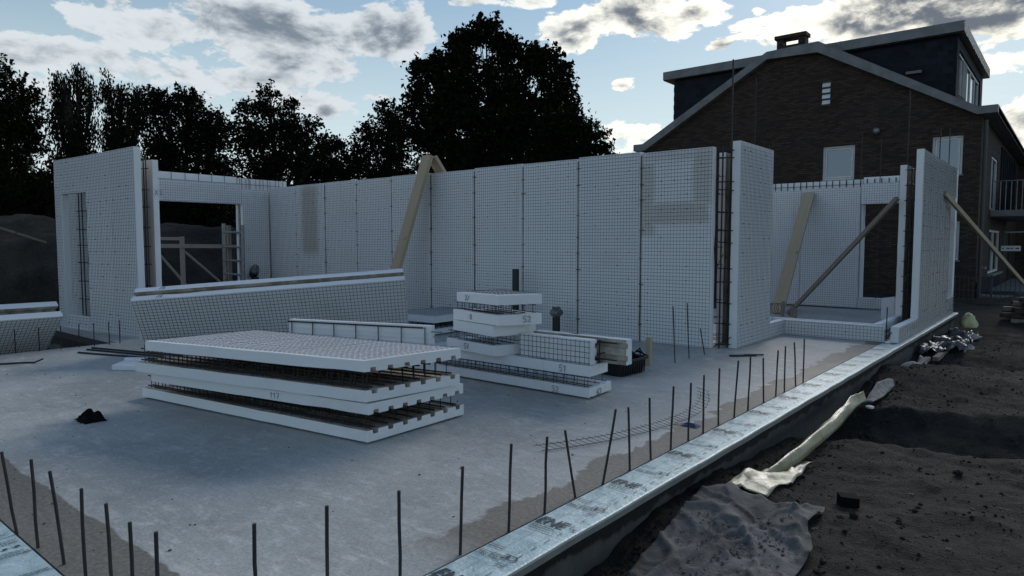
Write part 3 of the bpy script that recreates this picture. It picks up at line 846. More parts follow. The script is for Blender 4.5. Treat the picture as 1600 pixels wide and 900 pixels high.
write_on(lf, 'X8', pe + V3(0, 0, 2.20), un, V3(0, 0, 1), .09)

# ------------------------------------------------------------------ stacked double-wall elements
def element(name, label, quads, zs, group, seed, along='s', rows=.15, posts=.12, marks=(), groove='s', topmesh=True):
    mid_pile = group != BIG
    if mid_pile: groove = None; rows = .17; posts = .13
    """two flat boards joined by a rebar lattice. quads: [lower quad, upper quad] plan corners (front-left, front-right, back-right, back-left)"""
    c = np.mean(np.array(quads[0]), 0)
    root = thing(name, label, 'wall panel', (c[0], c[1], zs[0]), group)
    U = V3(0, 0, 1)
    lo = [V3(*p, zs[0]) for p in quads[0]]; up = [V3(*p, zs[3]) for p in quads[1]]
    b0 = add_board(root, lo, U, zs[1] - zs[0], seed, groove, mesh=False, name='foam_board')
    upq = [up[0], up[3], up[2], up[1]]
    b1 = eps_board([up[3], up[2], up[1], up[0]], -U, zs[3] - zs[2], groove).build('foam_board', ['eps', 'eps_inner'], root)
    if topmesh: wire_mesh(up, -U, off=.008, r=.0012, seed=seed + 1, clips=False).build('wire_mesh', 'wire', b1, kind='stuff')
    ins = .93
    cc = np.mean(np.array(lo), 0)
    mid = [cc + (p - cc) * V3(.985, .96, 1) for p in lo]
    lattice(mid, U, zs[1] - zs[0], zs[2] - zs[0], rows * .8, posts * .9, along, r=.0042 if not mid_pile else .0035, rodr=.0065 if not mid_pile else .0042).build('rebar_lattice', 'rebar', root, kind='stuff')
    if zs[0] > .015 and zs[0] < .05:
        for k in (.12, .5, .88):
            bm_ = MB(); e_ = [V3(*p, 0) for p in quads[0]]; A_, B_ = bil(e_, k, .08), bil(e_, k, .92)
            bm_.beam(A_ + U * (zs[0] / 2 + .0005), B_ + U * (zs[0] / 2 + .0005), .06, zs[0] - .001, side=(1, 0, 0)); bm_.build('batten', 'old_timber', root)
    for (bi, txt, p, r_, u_, h) in marks: write_on((b0, b1)[bi], txt, p, r_, u_, h)
    return root

BIG = 'double foam wall panels stacked flat on the slab'
fr = lambda a, b: unit(V3(*b, 0) - V3(*a, 0))
q1 = [(-6.70, 2.66), (-3.88, 3.06), (-3.92, 4.10), (-6.62, 3.70)]
q1u = [(-6.30, 2.58), (-3.855, 3.05), (-3.83, 4.00), (-6.3, 3.60)]
q2 = [(-6.40, 2.49), (-3.87, 3.04), (-3.79, 3.92), (-6.35, 3.45)]
q2u = [(-6.13, 2.47), (-3.87, 3.03), (-3.76, 3.90), (-6.07, 3.46)]
f1 = V3(0, -1, 0)
element('wall_element', 'bottom double panel of the big near stack, resting on the concrete', [q1, q1u], (.016, .100, .224, .304), BIG, 200,
        marks=[(1, '117', V3(-4.83, 2.86, .24), fr(q1u[0], q1u[1]), V3(0, 0, 1), .045)])
element('wall_element', 'top double panel of the big near stack with wire mesh facing the sky', [q2, q2u], (.314, .400, .532, .614), BIG, 210)

# long low element further back, with two smaller ones and an upright one on it
MID = 'double foam wall panels piled beside the black tub'
qL = [(-5.7, 5.25), (-3.43, 5.26), (-3.46, 5.70), (-5.7, 5.70)]
qLu = [(-5.6, 5.25), (-3.42, 5.255), (-3.44, 5.60), (-5.6, 5.60)]
FX = V3(1, 0, 0); FY = V3(0, 1, 0); UP = V3(0, 0, 1)
element('wall_element', 'long narrow double panel on the slab with numbers 52 painted on its edge', [qL, qLu], (.020, .107, .217, .318), MID, 220, rows=.11, posts=.11,
        marks=[(0, '52', V3(-3.85, 5.255, .025), FX, UP, .055), (0, '62', V3(-3.43, 5.40, .025), FY, UP, .055), (1, '51', V3(-3.76, 5.245, .235), FX, UP, .06)])
qE1 = [(-5.24, 5.22), (-4.46, 5.10), (-4.28, 5.52), (-5.05, 5.66)]
qE1u = [(-5.12, 5.20), (-4.42, 5.05), (-4.24, 5.50), (-4.95, 5.66)]
d1 = fr(qE1[0], qE1[1])
element('wall_element', 'small tilted double panel numbered 57 lying on the long narrow panel', [qE1, qE1u], (.320, .425, .525, .635), MID, 230, rows=.11,
        marks=[(0, '57', V3(-4.93, 5.165, .345), d1, UP, .055), (0, '2', V3(-4.33, 5.37, .345), FY, UP, .05)])
qE2 = [(-5.09, 5.17), (-4.32, 5.00), (-4.10, 5.42), (-4.85, 5.62)]
qE2u = [(-4.76, 4.93), (-4.20, 4.84), (-4.02, 5.18), (-4.58, 5.34)]
qE2u = [(-4.95, 5.08), (-4.29, 4.97), (-4.08, 5.40), (-4.75, 5.58)]
d2 = fr(qE2[0], qE2[1])
element('wall_element', 'topmost small double panel of the pile, mesh on top and number 52 on edge', [qE2, qE2u], (.645, .75, .85, .945), MID, 240, rows=.11,
        marks=[(0, '0', V3(-4.78, 5.095, .67), d2, UP, .055), (0, '52', V3(-4.19, 5.235, .67), unit(V3(.22, .42, 0)), UP, .06), (1, '2/', V3(-4.80, 5.05, .87), d2, UP, .05)])
# upright element standing on edge on the long one
ue = thing('wall_element', 'short double panel standing on edge with wire mesh facing the viewer', 'wall panel', (-3.85, 5.5, .32), MID)
def upright(par, x0, x1, y, z0, z1, th, mesh, seed, groove='s'):
    q = [V3(x0, y, z0), V3(x1, y, z0), V3(x1, y, z1), V3(x0, y, z1)]
    return add_board(par, q, NY, th, seed, groove, mesh, name='foam_board', r=.0026)
upright(ue, -4.27, -3.42, 5.28, .322, .555, .09, True, 250)
q = [V3(-3.17, 5.585, .322), V3(-4.25, 5.585, .322), V3(-4.25, 5.585, .558), V3(-3.17, 5.585, .558)]
add_board(ue, q, V3(0, -1, 0), .10, 251, 's', False, name='foam_board')
m = MB()
for z in (.36, .52): m.tube([(-4.2, 5.455, z), (-3.25, 5.455, z)], .006, 5); m.tube([(-4.2, 5.40, z), (-3.4, 5.40, z)], .006, 5)
for k in range(6): m.tube([(-4.1 + .14 * k, 5.34, .42), (-4.1 + .14 * k, 5.5, .42)], .005, 4)
m.tube([(-3.41, 5.40, .33), (-3.405, 5.40, .55)], .008, 5)
m.build('rebar_lattice', 'rebar', ue, kind='stuff')

# flat element behind, near the long wall
element('wall_element', 'flat double panel lying close to the foot of the long wall', [[(-9.25, 7.55), (-8.12, 7.55), (-8.12, 8.75), (-9.25, 8.75)]] * 2 if 0 else
        [[(-8.85, 7.35), (-7.72, 7.40), (-7.78, 8.62), (-8.85, 8.6)], [(-8.75, 7.35), (-7.70, 7.40), (-7.74, 8.62), (-8.75, 8.6)]], (.020, .10, .20, .30), MID, 260)

# big leaning element behind the stack
LEAN = 'double foam panels leaning over on their long edge'
le = thing('wall_element', 'long double panel leaning over behind the big stack, foam edges uppermost', 'wall panel', (-8.3, 5.0, 0), LEAN)
TL, TR, BR, BL = V3(-9.20, 3.55, .72), V3(-7.13, 6.30, .95), V3(-7.48, 6.69, .01), V3(-9.46, 3.83, .01)
nn = unit(np.cross(TR - TL, BL - TL))
if np.dot(nn, V3(-.64, .77, 0)) < 0: nn = -nn
def leanq(off): return [BL + nn * off, BR + nn * off, TR + nn * off, TL + nn * off]
add_board(le, leanq(0), nn, .10, 300, 's', True, name='foam_board', r=.0026)
bq = [p + V3(0, 0, 0) for p in leanq(.305)]
add_board(le, [bq[1], bq[0], bq[3], bq[2]], -nn, .10, 301, 's', False, name='foam_board')
m = lattice(leanq(0), nn, .10, .205, rows=.2, posts=.35, r=.006); m.build('rebar_lattice', 'rebar', le, kind='stuff')
for b_, o_ in (('', .03), ('', .235)):
    p = TL + (TR - TL) * .085 + nn * o_ + V3(0, 0, .004)
    write_on(le, '/X', p, TR - TL, nn, .05, .003)
# low strip element lying between it and the stack
se = thing('wall_element', 'narrow foam strip with wire ties showing along the back of the big stack', 'wall panel', (-5.5, 4.2, 0), LEAN)
sa, sb = V3(-6.30, 3.88, 0), V3(-4.72, 4.42, 0); su = unit(sb - sa); sn = V3(-su[1], su[0], 0)
add_board(se, [sa + UP * .42 + sn * .12, sb + UP * .42 + sn * .12, sb + UP * .655 + sn * .12, sa + UP * .655 + sn * .12], sn, .07, 310, None, False, name='foam_board')
add_board(se, [sa + UP * .0 + sn * .12, sb + sn * .12, sb + UP * .41 + sn * .12, sa + UP * .41 + sn * .12], sn, .07, 311, None, False, name='foam_board')
m = MB()
m.tube([sa + UP * .635 + sn * .10, sb + UP * .635 + sn * .10 - su * .08], .008, 5)
for k in range(7): p = sa + su * (.05 + .26 * k) + sn * .10; m.tube([p + UP * .42, p + UP * .64], .006, 4)
p = sb + sn * .11
for z in (.45, .6): m.tube([p + UP * z, p + UP * z + su * .12], .004, 4)
m.build('rebar_lattice', 'rebar', se, kind='stuff')

# leaning element at the far left slab edge
fe = thing('wall_element', 'double panel leaning over at the far left edge of the slab', 'wall panel', (-11.1, 2.2, -.2), LEAN)
FT0, FT1, FB1, FB0 = V3(-10.80, .6, .44), V3(-10.80, 3.29, .44), V3(-11.22, 3.16, -.12), V3(-11.22, .7, -.12)
fn = unit(np.cross(FT1 - FT0, FB0 - FT0))
if fn[0] > 0: fn = -fn
add_board(fe, [FB0, FB1, FT1, FT0], fn, .11, 320, None, True, name='foam_board', r=.0026)
o2 = [p + fn * .32 for p in (FB1, FB0, FT0, FT1)]
add_board(fe, o2, -fn, .10, 321, 's', False, name='foam_board')
lattice([FB0, FB1, FT1, FT0], fn, .11, .22, rows=.2, posts=.35, r=.006).build('rebar_lattice', 'rebar', fe, kind='stuff')

# ------------------------------------------------------------------ starter bars
ORD = ['first', 'second', 'third', 'fourth', 'fifth', 'sixth', 'seventh', 'eighth', 'ninth', 'tenth', 'eleventh', 'twelfth', 'thirteenth', 'fourteenth', 'fifteenth', 'sixteenth', 'seventeenth', 'eighteenth', 'nineteenth', 'twentieth']
def bar(p, top, label, group, r=.0075):
    m = MB(); p = V3(*p, -.02); t = V3(*top)
    R_ = random.Random(int(abs(p[0] * 1000 + p[1] * 77)))
    pts = [p + (t - p) * k / 3 + (V3(R_.uniform(-.003, .003), R_.uniform(-.003, .003), 0) if 0 < k < 3 else 0) for k in range(4)]
    m.tube(pts, r, 7)
    return tag(m.build('starter_bar', 'rebar'), label, 'steel bar', group)
near = [(-4.02, .985, -.04, -.04, .42), (-3.76, 1.0, -.01, -.01, .43), (-3.47, 1.02, -.04, -.03, .43), (-3.24, 1.03, -.01, 0, .40), (-3.02, 1.03, -.01, -.01, .40), (-2.75, 1.03, 0, 0, .385), (-2.52, 1.03, 0, 0, .41)]
near[4] = (-3.00, 1.05, -.01, -.01, .39); 
for i, b_ in enumerate(near):
    bar(b_[:2], (b_[0] + b_[2], b_[1] + b_[3], b_[4]), 'upright steel starter bar, %s from the left along the near slab edge' % ORD[i], 'starter bars along the near edge of the slab')
right = [(-2.27, 1.27, 0, 0, .43), (-2.21, 1.54, 0, 0, .43), (-2.18, 1.88, 0, 0, .40), (-2.16, 2.23, .01, .01, .42), (-2.15, 2.57, .01, .01, .45), (-2.15, 2.87, .01, .01, .42), (-2.15, 3.17, -.05, -.04, .39), (-2.15, 3.45, .06, .05, .46),
         (-2.15, 3.78, -.01, -.01, .41), (-2.15, 4.06, -.01, -.01, .42), (-2.15, 4.35, .01, .01, .45), (-2.15, 4.63, .01, .01, .43), (-2.15, 4.89, 0, 0, .45), (-2.15, 5.18, 0, 0, .46), (-2.15, 5.50, .02, .02, .48),
         (-2.15, 5.81, .01, .01, .47), (-2.15, 6.20, -.01, -.01, .41), (-2.15, 6.52, .01, .01, .44), (-2.15, 6.77, 0, 0, .45), (-2.15, 7.12, -.02, -.02, .45)]
for i, b_ in enumerate(right):
    bar(b_[:2], (b_[0] + b_[2], b_[1] + b_[3], b_[4]), 'upright steel starter bar, %s from the near corner along the right slab edge' % ORD[i], 'starter bars along the right edge of the slab')
bar((-2.15, 7.36), (-2.15, 7.36, .46), 'last upright steel starter bar of the right row, nearest the low foam upstand', 'starter bars along the right edge of the slab')
left = [(-10.72, 2.70, .315), (-10.69, 2.96, .32), (-10.67, 3.21, .325), (-10.66, 3.43, .325), (-10.64, 3.61, .325), (-10.63, 3.80, .33), (-10.66, 3.95, .34)]
for i, b_ in enumerate(left):
    bar(b_[:2], (b_[0], b_[1], b_[2]), 'short upright starter bar, %s from the left before the far left foam wall' % ORD[i], 'starter bars along the far left edge of the slab', .007)
for (x, y, dx, dy, z), lab in zip([(-3.71, 7.59, -.03, -.02, .69), (-3.72, 8.0, -.03, -.02, .70), (-3.69, 8.4, -.05, -.04, .34)],
        ['tall thin steel bar standing alone before the long wall, nearer the viewer', 'tall thin steel bar standing alone before the long wall, the middle one of three', 'short leaning steel bar close to the right end of the long wall']):
    bar((x, y), (x + dx, y + dy, z), lab, 'bars standing before the long wall', .007)
# tall rods rising out of the rear wall cavities
for x, y, zt, r, lab in [(-6.12, 16.58, 5.42, .012, 'very tall thin rod rising above the rear wall against the brick gable, left one'), (-5.77, 16.58, 3.78, .010, 'thin rod just right of the foam return panel, rising over the rear wall'),
                          (-3.75, 16.58, 3.85, .009, 'thin rod above the rear wall, left of a pair beside the small gable window'), (-3.37, 16.58, 3.72, .009, 'thin rod above the doorway of the rear wall, right of a pair'),
                          (-2.86, 16.58, 4.66, .013, 'tall thin rod above the rear wall left of the facade panels'), (-2.10, 15.28, 3.63, .010, 'thin rod crossing the left side of the right gable window'), (-2.08, 16.33, 3.76, .010, 'thin rod crossing the middle of the right gable window')]:
    m = MB(); m.tube([(x, y, .0), (x, y, zt * .5), (x + .005, y, zt)], r, 6)
    tag(m.build('tall_rod', 'rebar'), lab, 'steel rod', 'tall rods rising out of the foam walls')

# ------------------------------------------------------------------ timber braces
def plank(name, label, a, b, w, h, side, mt='timber', cat='plank', group=None, parent=None):
    a = V3(*a); b = V3(*b); L = np.linalg.norm(b - a); m = MB()
    m.beam((0, 0, 0), (0, 0, L), w, h, side=(1, 0, 0))
    me = m.mesh(name, mt); o = bpy.data.objects.new(name, me); COL.objects.link(o)
    z = unit(b - a); s = unit(V3(*side) - z * np.dot(V3(*side), z)); y = np.cross(z, s)
    M = Matrix(((s[0], y[0], z[0], a[0]), (s[1], y[1], z[1], a[1]), (s[2], y[2], z[2], a[2]), (0, 0, 0, 1)))
    if parent is None:
        o.matrix_world = M; tag(o, label, cat, group)
    else:
        o.parent = parent; o.matrix_world = M
        og = V3(*parent['_org']); o.matrix_basis = Matrix.Translation(Vector(-og)) @ M
    return o
tb = thing('timber_brace', 'timber plank brace straddling the long wall, peaked above its top', 'brace', (-9.9, 8.7, 0))
plank('plank', '', (-9.67, 7.96, .02), (-9.32, 8.82, 3.06), .30, .065, (1, -.2, 0), parent=tb)
plank('plank', '', (-9.30, 8.91, 3.04), (-9.12, 9.45, 2.2), .28, .06, (1, -.2, 0), parent=tb)
plank('plank', 'wide pale plank leaning against the back wall of the rear room', (-4.72, 14.25, .0), (-4.75, 16.3, 2.58), .25, .045, (1, 0, 0))
plank('timber_prop', 'slim timber prop running diagonally across the rear room doorway', (-4.44, 14.1, .03), (-2.36, 12.95, 2.20), .07, .06, (0, 0, 1), 'old_timber', 'prop')
plank('timber_prop', 'long thin timber prop slanting down outside the right facade panels', (-1.93, 14.87, 2.36), (-.96, 20.2, .50), .09, .05, (0, 0, 1), 'timber', 'prop')
st = thing('timber_stake', 'short timber stakes with wire holding the feet of the room props', 'stake', (-4.45, 13.9, 0))
for x, y, h in [(-4.46, 13.80, .30), (-4.30, 13.86, .22), (-4.08, 13.35, .22)]:
    plank('stake', '', (x, y, 0), (x + .01, y, h), .05, .045, (1, 0, 0), 'old_timber', parent=st)
m = MB()
for k in range(3): m.tube([(-4.62 + .05 * k + .07 * math.cos(a), 13.85 + .03 * math.sin(a * 2), .14 + .11 * math.sin(a)) for a in np.linspace(0, 6.3, 13)], .005, 4)
m.build('tie_wire', 'rebar', st)
plank('plank', 'weathered plank sticking out over the soil heap at the left picture edge', (-17.6, 3.1, 2.2), (-17.9, 5.15, 1.47), .14, .05, (1, 0, 0), 'old_timber')

# trestle behind the window opening
tr = thing('trestle', 'timber and pipe trestle standing behind the wide window opening', 'trestle', (-15.9, 7.6, -.3))
for a, b_, w in [((-15.8, 5.9, 1.40), (-15.8, 8.75, 1.37), .09), ((-15.85, 5.9, 1.56), (-15.85, 7.25, 1.55), .07)]:
    plank('rail', '', a, b_, w, .05, (0, 0, 1), 'pale_timber', parent=tr)
for y, zt in ((7.27, 1.60), (8.40, 1.88)): plank('post', '', (-15.85, y, -.3), (-15.85, y, zt), .09, .06, (0, 1, 0), 'pale_timber', parent=tr)
for a, b_ in [((-15.9, 6.7, 1.30), (-15.9, 7.5, .3)), ((-15.9, 7.35, 1.25), (-15.9, 8.25, .45))]: plank('brace', '', a, b_, .07, .04, (1, 0, 0), 'pale_timber', parent=tr)
ld = thing('ladder', 'pale metal ladder end standing at the right jamb of the window opening', 'ladder', (-15.3, 8.6, 0))
for p_, q_, r_ in [((-15.75, 8.22, -.3), (-15.75, 8.22, 1.92), .045), ((-14.72, 8.12, 0), (-14.70, 8.12, 1.86), .04)]:
    m = MB(); m.tube([p_, q_], r_, 8); m.build('rail', 'galv', ld)
for z in (.42, .72, 1.04, 1.36, 1.70):
    m = MB(); m.tube([(-15.75, 8.22, z), (-14.71, 8.12, z)], .028, 6); m.build('rung', 'galv', ld)
hb = thing('hose_coil', 'dark coiled bundle with pale rim hanging low on the window wall', 'coil', (-14.7, 8.45, .45))
for k, (dz, rr) in enumerate([(.0, .055), (.05, .085), (.1, .06)]):
    m = MB(); m.tube([(-14.78 + .05 * k, 8.40 + rr * .5 * math.cos(a), .74 + dz + rr * .9 * math.sin(a)) for a in np.linspace(0, 2 * math.pi, 15)], .07, 6, False)
    m.build('loop', 'black_plastic' if k < 2 else 'rag', hb, smooth=True)
m = MB(); m.tube([(-14.70, 8.40, .66), (-14.70, 8.43, .0)], .085, 7); m.build('tail', 'black_plastic', hb)

# ------------------------------------------------------------------ pipes, tub and things lying on the slab
pp = thing('drain_pipe', 'tall black plastic pipe standing up behind the pile of small panels', 'pipe', (-7.04, 8.6, 0))
m = MB(); m.tube([(-7.04, 8.6, 0), (-7.04, 8.6, 1.03)], .055, 16); m.build('pipe', 'black_plastic', pp, smooth=False)
m = MB(); m.tube([(-7.04, 8.6, .0), (-7.04, 8.6, .12)], .066, 16); m.build('socket', 'black_plastic', pp)
p2 = thing('drain_pipe', 'shorter dark pipe with a rag tied round its top by the long wall', 'pipe', (-6.22, 8.6, 0))
m = MB(); m.tube([(-6.22, 8.6, 0), (-6.22, 8.6, .42)], .06, 16); m.build('pipe', 'black_plastic', p2)
m = MB(); rows = []
for i in range(9):
    row = []
    for j in range(18):
        a = 2 * math.pi * j / 17; z = .31 + .15 * i / 8
        rr = .062 + .045 * math.sin(math.pi * min(1, i / 6.5)) * (1 + .5 * noise.noise((math.cos(a) * 2, math.sin(a) * 2, z * 9)))
        row.append((-6.22 + rr * math.cos(a), 8.6 + rr * math.sin(a), z + .02 * noise.noise((a, i, 3))))
    rows.append(row)
m.grid(rows); m.build('rag', 'rag', p2, smooth=True)

tu = thing('plastic_tub', 'black plastic tub full of dark scraps on the slab by a wooden stake', 'tub', (-3.78, 6.75, 0))
tc, tang = V3(-3.88, 6.62, 0), rad(86); tx = V3(math.cos(tang), math.sin(tang), 0); ty = V3(-tx[1], tx[0], 0)
m = MB(); out = []; inn = []
def rr_(hx, hy, r, n=4):
    P = []
    for cx, cy, a0 in ((hx - r, hy - r, 0), (-hx + r, hy - r, 90), (-hx + r, -hy + r, 180), (hx - r, -hy + r, 270)):
        for k in range(n + 1):
            a = rad(a0 + 90 * k / n); P.append((cx + r * math.cos(a), cy + r * math.sin(a)))
    return P
levels = [(.225, .15, .0), (.25, .17, .155), (.28, .195, .157), (.28, .195, .18), (.25, .17, .18), (.22, .145, .03)]
rows = []
for hx, hy, z in levels:
    P = rr_(hx, hy, .06); P.append(P[0]); rows.append([tc + tx * a + ty * b_ + UP * z for a, b_ in P])
m.grid(rows); m.add([p for p in rows[0][:-1]], [tuple(range(len(rows[0]) - 1))]); m.add([p for p in rows[-1][:-1]], [tuple(range(len(rows[0]) - 1))])
m.build('tub', 'black_plastic', tu, smooth=False)
for k in range(10):
    a = -.20 + .40 * k / 9
    for sgn in (-1, 1):
        p = tc + tx * a + ty * sgn * .160; m = MB(); m.beam(p + UP * .01, p + ty * sgn * .010 + UP * .15, .012, .012)
        m.build('rib', 'black_plastic', tu)
tf = MB(); R3 = random.Random(8)
for k in range(26):
    c0 = tc + tx * R3.uniform(-.16, .16) + ty * R3.uniform(-.09, .09) + UP * R3.uniform(.12, .20)
    dv = unit(V3(R3.uniform(-1, 1), R3.uniform(-1, 1), R3.uniform(-.2, .5)))
    tf.tube([c0 - dv * .12, c0 + V3(0, 0, .03), c0 + dv * .12], .014, 5)
for k in range(3): tf.tube([tc + tx * (.25 + .05 * k) + ty * .02 * k + UP * .2, tc + tx * (.30 + .02 * k) + ty * -.04 + UP * (.25 - .03 * k), tc + tx * (.37) + ty * (-.05 * k) + UP * .16], .008, 5)
tag(tf.build('scrap_pile', 'black_cloth'), 'tangle of dark offcuts and cable heaped inside the black tub', 'scraps')
plank('timber_stake', 'square wooden stake standing up behind the black tub', (-3.86, 7.2, 0), (-3.86, 7.2, .33), .06, .05, (1, 0, 0), 'timber', 'stake')

m = MB(); rows = []
for i in range(15):
    row = []
    for j in range(23):
        u, v = j / 22 * 2 - 1, i / 14 * 2 - 1
        e = max(0, 1 - u * u) ** .6 * max(0, 1 - v * v) ** .6
        x = -6.17 + .105 * u + .02 * noise.noise((u * 2, v * 2, 1)); y = 2.05 + .085 * v + .03 * noise.noise((u * 2, v * 2, 5))
        x -= .04 * (u < -.5) ; z = .002 + e * (.045 + .06 * noise.noise((u * 2.0, v * 2.0, 2.2)) + .022 * (1 if u > -.35 else -1))
        row.append((x, y, max(.002, z)))
    rows.append(row)
m.grid(rows); tag(m.build('crumpled_cloth', 'black_cloth'), 'black crumpled cloth lying alone on the open concrete slab', 'cloth')

m = MB(); c0 = V3(-8.42, 3.22, 0); ux = unit(V3(.55, .35, 0)); uy = V3(-ux[1], ux[0], 0)
eb = lambda a, b_, z: c0 + ux * a + uy * b_ + UP * z
m.hexa([eb(-.14, -.12, .001), eb(.26, -.12, .001), eb(.26, .10, .001), eb(-.14, .10, .001), eb(-.14, -.12, .055), eb(.26, -.12, .045), eb(.26, .10, .06), eb(-.14, .10, .075)])
m.hexa([eb(-.15, .101, .001), eb(.10, .101, .001), eb(.10, .17, .001), eb(-.15, .17, .001), eb(-.15, .101, .10), eb(.10, .101, .10), eb(.10, .17, .10), eb(-.15, .17, .10)])
tag(m.build('foam_offcut', 'eps'), 'small white foam offcut on the slab left of the big stack', 'offcut')
m = MB()
prof = [(0, 0), (.26, 0), (.26, .08), (.08, .08), (.08, .24), (.26, .24), (.26, .32), (0, .32)]
m.prism(prof, lambda p: (-2.86 + p[0] * .3, 14.55 + p[0], .0 + p[1] * 1.25), lambda p: (-2.58 + p[0] * .25, 14.55 + p[0], .0 + p[1] * 1.4))
tag(m.build('foam_offcut', 'eps'), 'upright white foam offcut with dark hollow leaning by the rear doorway', 'offcut')

def rod(pts, r, label, group):
    m = MB(); m.tube(pts, r, 6); return tag(m.build('loose_rod', 'rebar'), label, 'steel bar', group)
LR = 'loose steel rods lying on the slab'
rod([(-10.42, 3.50, .012), (-9.42, 3.79, .012), (-8.8, 3.98, .012)], .012, 'loose dark steel rod on the slab, farthest of the group by the leaning panel', LR)
rod([(-10.30, 3.40, .012), (-9.33, 3.68, .012), (-8.9, 3.8, .012)], .012, 'loose dark steel rod on the slab, middle of the group by the leaning panel', LR)
rod([(-10.10, 3.23, .012), (-9.2, 3.55, .012), (-8.75, 3.66, .012)], .012, 'loose dark steel rod on the slab, nearest of the group by the leaning panel', LR)
rod([(-9.90, 2.18, .012), (-9.76, 2.5, .012), (-9.66, 2.62, .012), (-9.62, 2.70, .05)], .011, 'bent dark steel rod on the slab at the left picture edge', LR)
m = MB(); m.beam((-3.38, 8.46, .012), (-3.13, 8.70, .012), .045, .02); m.tube([(-3.25, 8.6, .02), (-3.05, 8.75, .02)], .01, 5)
tag(m.build('rubber_scrap', 'black_plastic'), 'small dark scrap lying on the slab by the end of the long wall', 'scrap')

# ladder-shaped mesh strip lying along the right row of bars, its end curling up
ms = thing('mesh_strip', 'narrow strip of steel mesh lying along the right slab edge, its far end curled up', 'mesh strip', (-2.5, 4.6, 0))
cl = [(-2.80, 3.72, .01), (-2.66, 3.98, .012), (-2.53, 4.3, .012), (-2.45, 4.65, .012), (-2.41, 4.95, .012), (-2.38, 5.22, .02), (-2.37, 5.45, .05), (-2.40, 5.60, .09), (-2.46, 5.70, .14)]
cl = [V3(*p) for p in cl]
def along(cl, n):
    seg = [0]; 
    for a, b_ in zip(cl, cl[1:]): seg.append(seg[-1] + np.linalg.norm(b_ - a))
    out = []
    for k in range(n):
        s = seg[-1] * k / (n - 1); i = max(0, min(len(cl) - 2, np.searchsorted(seg, s) - 1)); f = (s - seg[i]) / (seg[i + 1] - seg[i])
        out.append(cl[i] + (cl[i + 1] - cl[i]) * f)
    return out
pts = along(cl, 40); m = MB(); up_ = V3(-.72, -.12, .18)
for k, off in enumerate((.01, .085)): m.tube([p + unit(up_) * off + UP * .004 * k for p in pts], .0019, 4)
m.build('long_wire', 'rebar', ms)
m = MB()
for p in pts[1:]: m.tube([p - unit(up_) * .002, p + unit(up_) * .115], .0017, 4)
m.build('cross_wire', 'rebar', ms)
m = MB(); rows = []
for i in range(9):
    rows.append([(-2.31 + .07 * (j / 10 - .5) * 2, 5.02 + .05 * (i / 8 - .5) * 2, .003 + max(0, 1 - (j / 5 - 1) ** 2) * max(0, 1 - (i / 4 - 1) ** 2) * (.018 + .025 * noise.noise((j * .6, i * .6, 3)))) for j in range(11)])
m.grid(rows); tag(m.build('blue_rag', 'blue_cloth'), 'small blue rag on the slab beside the mesh strip', 'rag')

# ------------------------------------------------------------------ sheets and foils on the soil
def sheet(name, mt, label, cat, corners, nu, nv, lift, amp, seed, folds=(), ragged=.03):
    m = MB(); rows = []
    C4 = [V3(*c, 0) for c in corners]
    for i in range(nv + 1):
        row = []
        for j in range(nu + 1):
            s, t = j / nu, i / nv
            p = bil(C4, s, t)
            x = p[0] + ragged * noise.noise((s * 3, t * 3, seed)); y = p[1] + ragged * noise.noise((s * 3, t * 3, seed + 9))
            z = ground_z(x, y, False) + lift + amp * (abs(noise.noise((x * 4.5, y * 4.5, seed))) + .6 * abs(noise.noise((x * 11 + y * 3, y * 9, seed + 2))))
            if amp < .05:
                for fq, hh in ((2.6, .030), (6.0, .014)): z += hh * max(0, 1 - 7 * abs(noise.noise((x * fq + y, y * fq * .7, seed + fq)))) * (amp / .01)
            for fx, fy, gx_, gy_, h, w in folds:
                d = abs((x - fx) * gx_ + (y - fy) * gy_ + .05 * noise.noise((x * 4, y * 4, 3))); z += h * math.exp(-(d / w) ** 2)
            row.append((x, y, z))
        rows.append(row)
    m.grid(rows)
    o = m.build(name, mt, smooth=True); tag(o, label, cat)
    md = o.modifiers.new('thickness', 'SOLIDIFY'); md.thickness = .003
    return o
sheet('tarpaulin', 'tarp', 'crumpled grey tarpaulin spread on the soil at the bottom of the picture', 'tarpaulin',
      [(-1.72, 2.75), (-1.80, 4.22), (-1.22, 4.62), (-1.00, 3.20)], 80, 60, .026, .010, 3.3,
      [(-1.60, 3.2, .97, -.22, .016, .012), (-1.64, 4.12, .35, .94, .016, .012)], .08)
def strip(name, mt, label, cat, rows_pts, parent=None, th=.003):
    m = MB(); m.grid(rows_pts); o = m.build(name, mt, smooth=True); tag(o, label, cat)
    md = o.modifiers.new('thickness', 'SOLIDIFY'); md.thickness = th
    return o
def ribbon(spine, width, lift, base, seed, n=46, k=9):
    sp = along([V3(*p, 0) for p in spine], n); rows = []
    for i, p in enumerate(sp):
        a = sp[max(0, i - 1)]; b_ = sp[min(n - 1, i + 1)]; d = unit(b_ - a); s = V3(d[1], -d[0], 0)
        w = width(i / (n - 1)); row = []
        for j in range(k):
            u = j / (k - 1)
            q = p + s * (w * u) + V3(.012 * noise.noise((i * .23, u * 2, seed)), .012 * noise.noise((i * .2, u * 3, seed + 5)), 0)
            z = base + lift(i / (n - 1), u) + .012 * noise.noise((i * .3, u * 4, seed + 2))
            row.append((q[0], q[1], z))
        rows.append(row)
    return rows
strip('plastic_membrane', 'membrane', 'shiny yellowish plastic membrane twisted along the trench beside the footing', 'plastic sheet',
      ribbon([(-1.74, 4.05), (-1.70, 4.9), (-1.68, 5.6), (-1.70, 6.6), (-1.74, 7.6), (-1.70, 7.95)], lambda s: .025 + .07 * math.sin(math.pi * min(1, s * .95)) ** 1.2, lambda s, u: .02 + (.13 * s) * (1 - u * .8) + .06 * math.sin(math.pi * min(1, s * 1.05)) * math.sin(3.1 * u), -.27, 1.7))
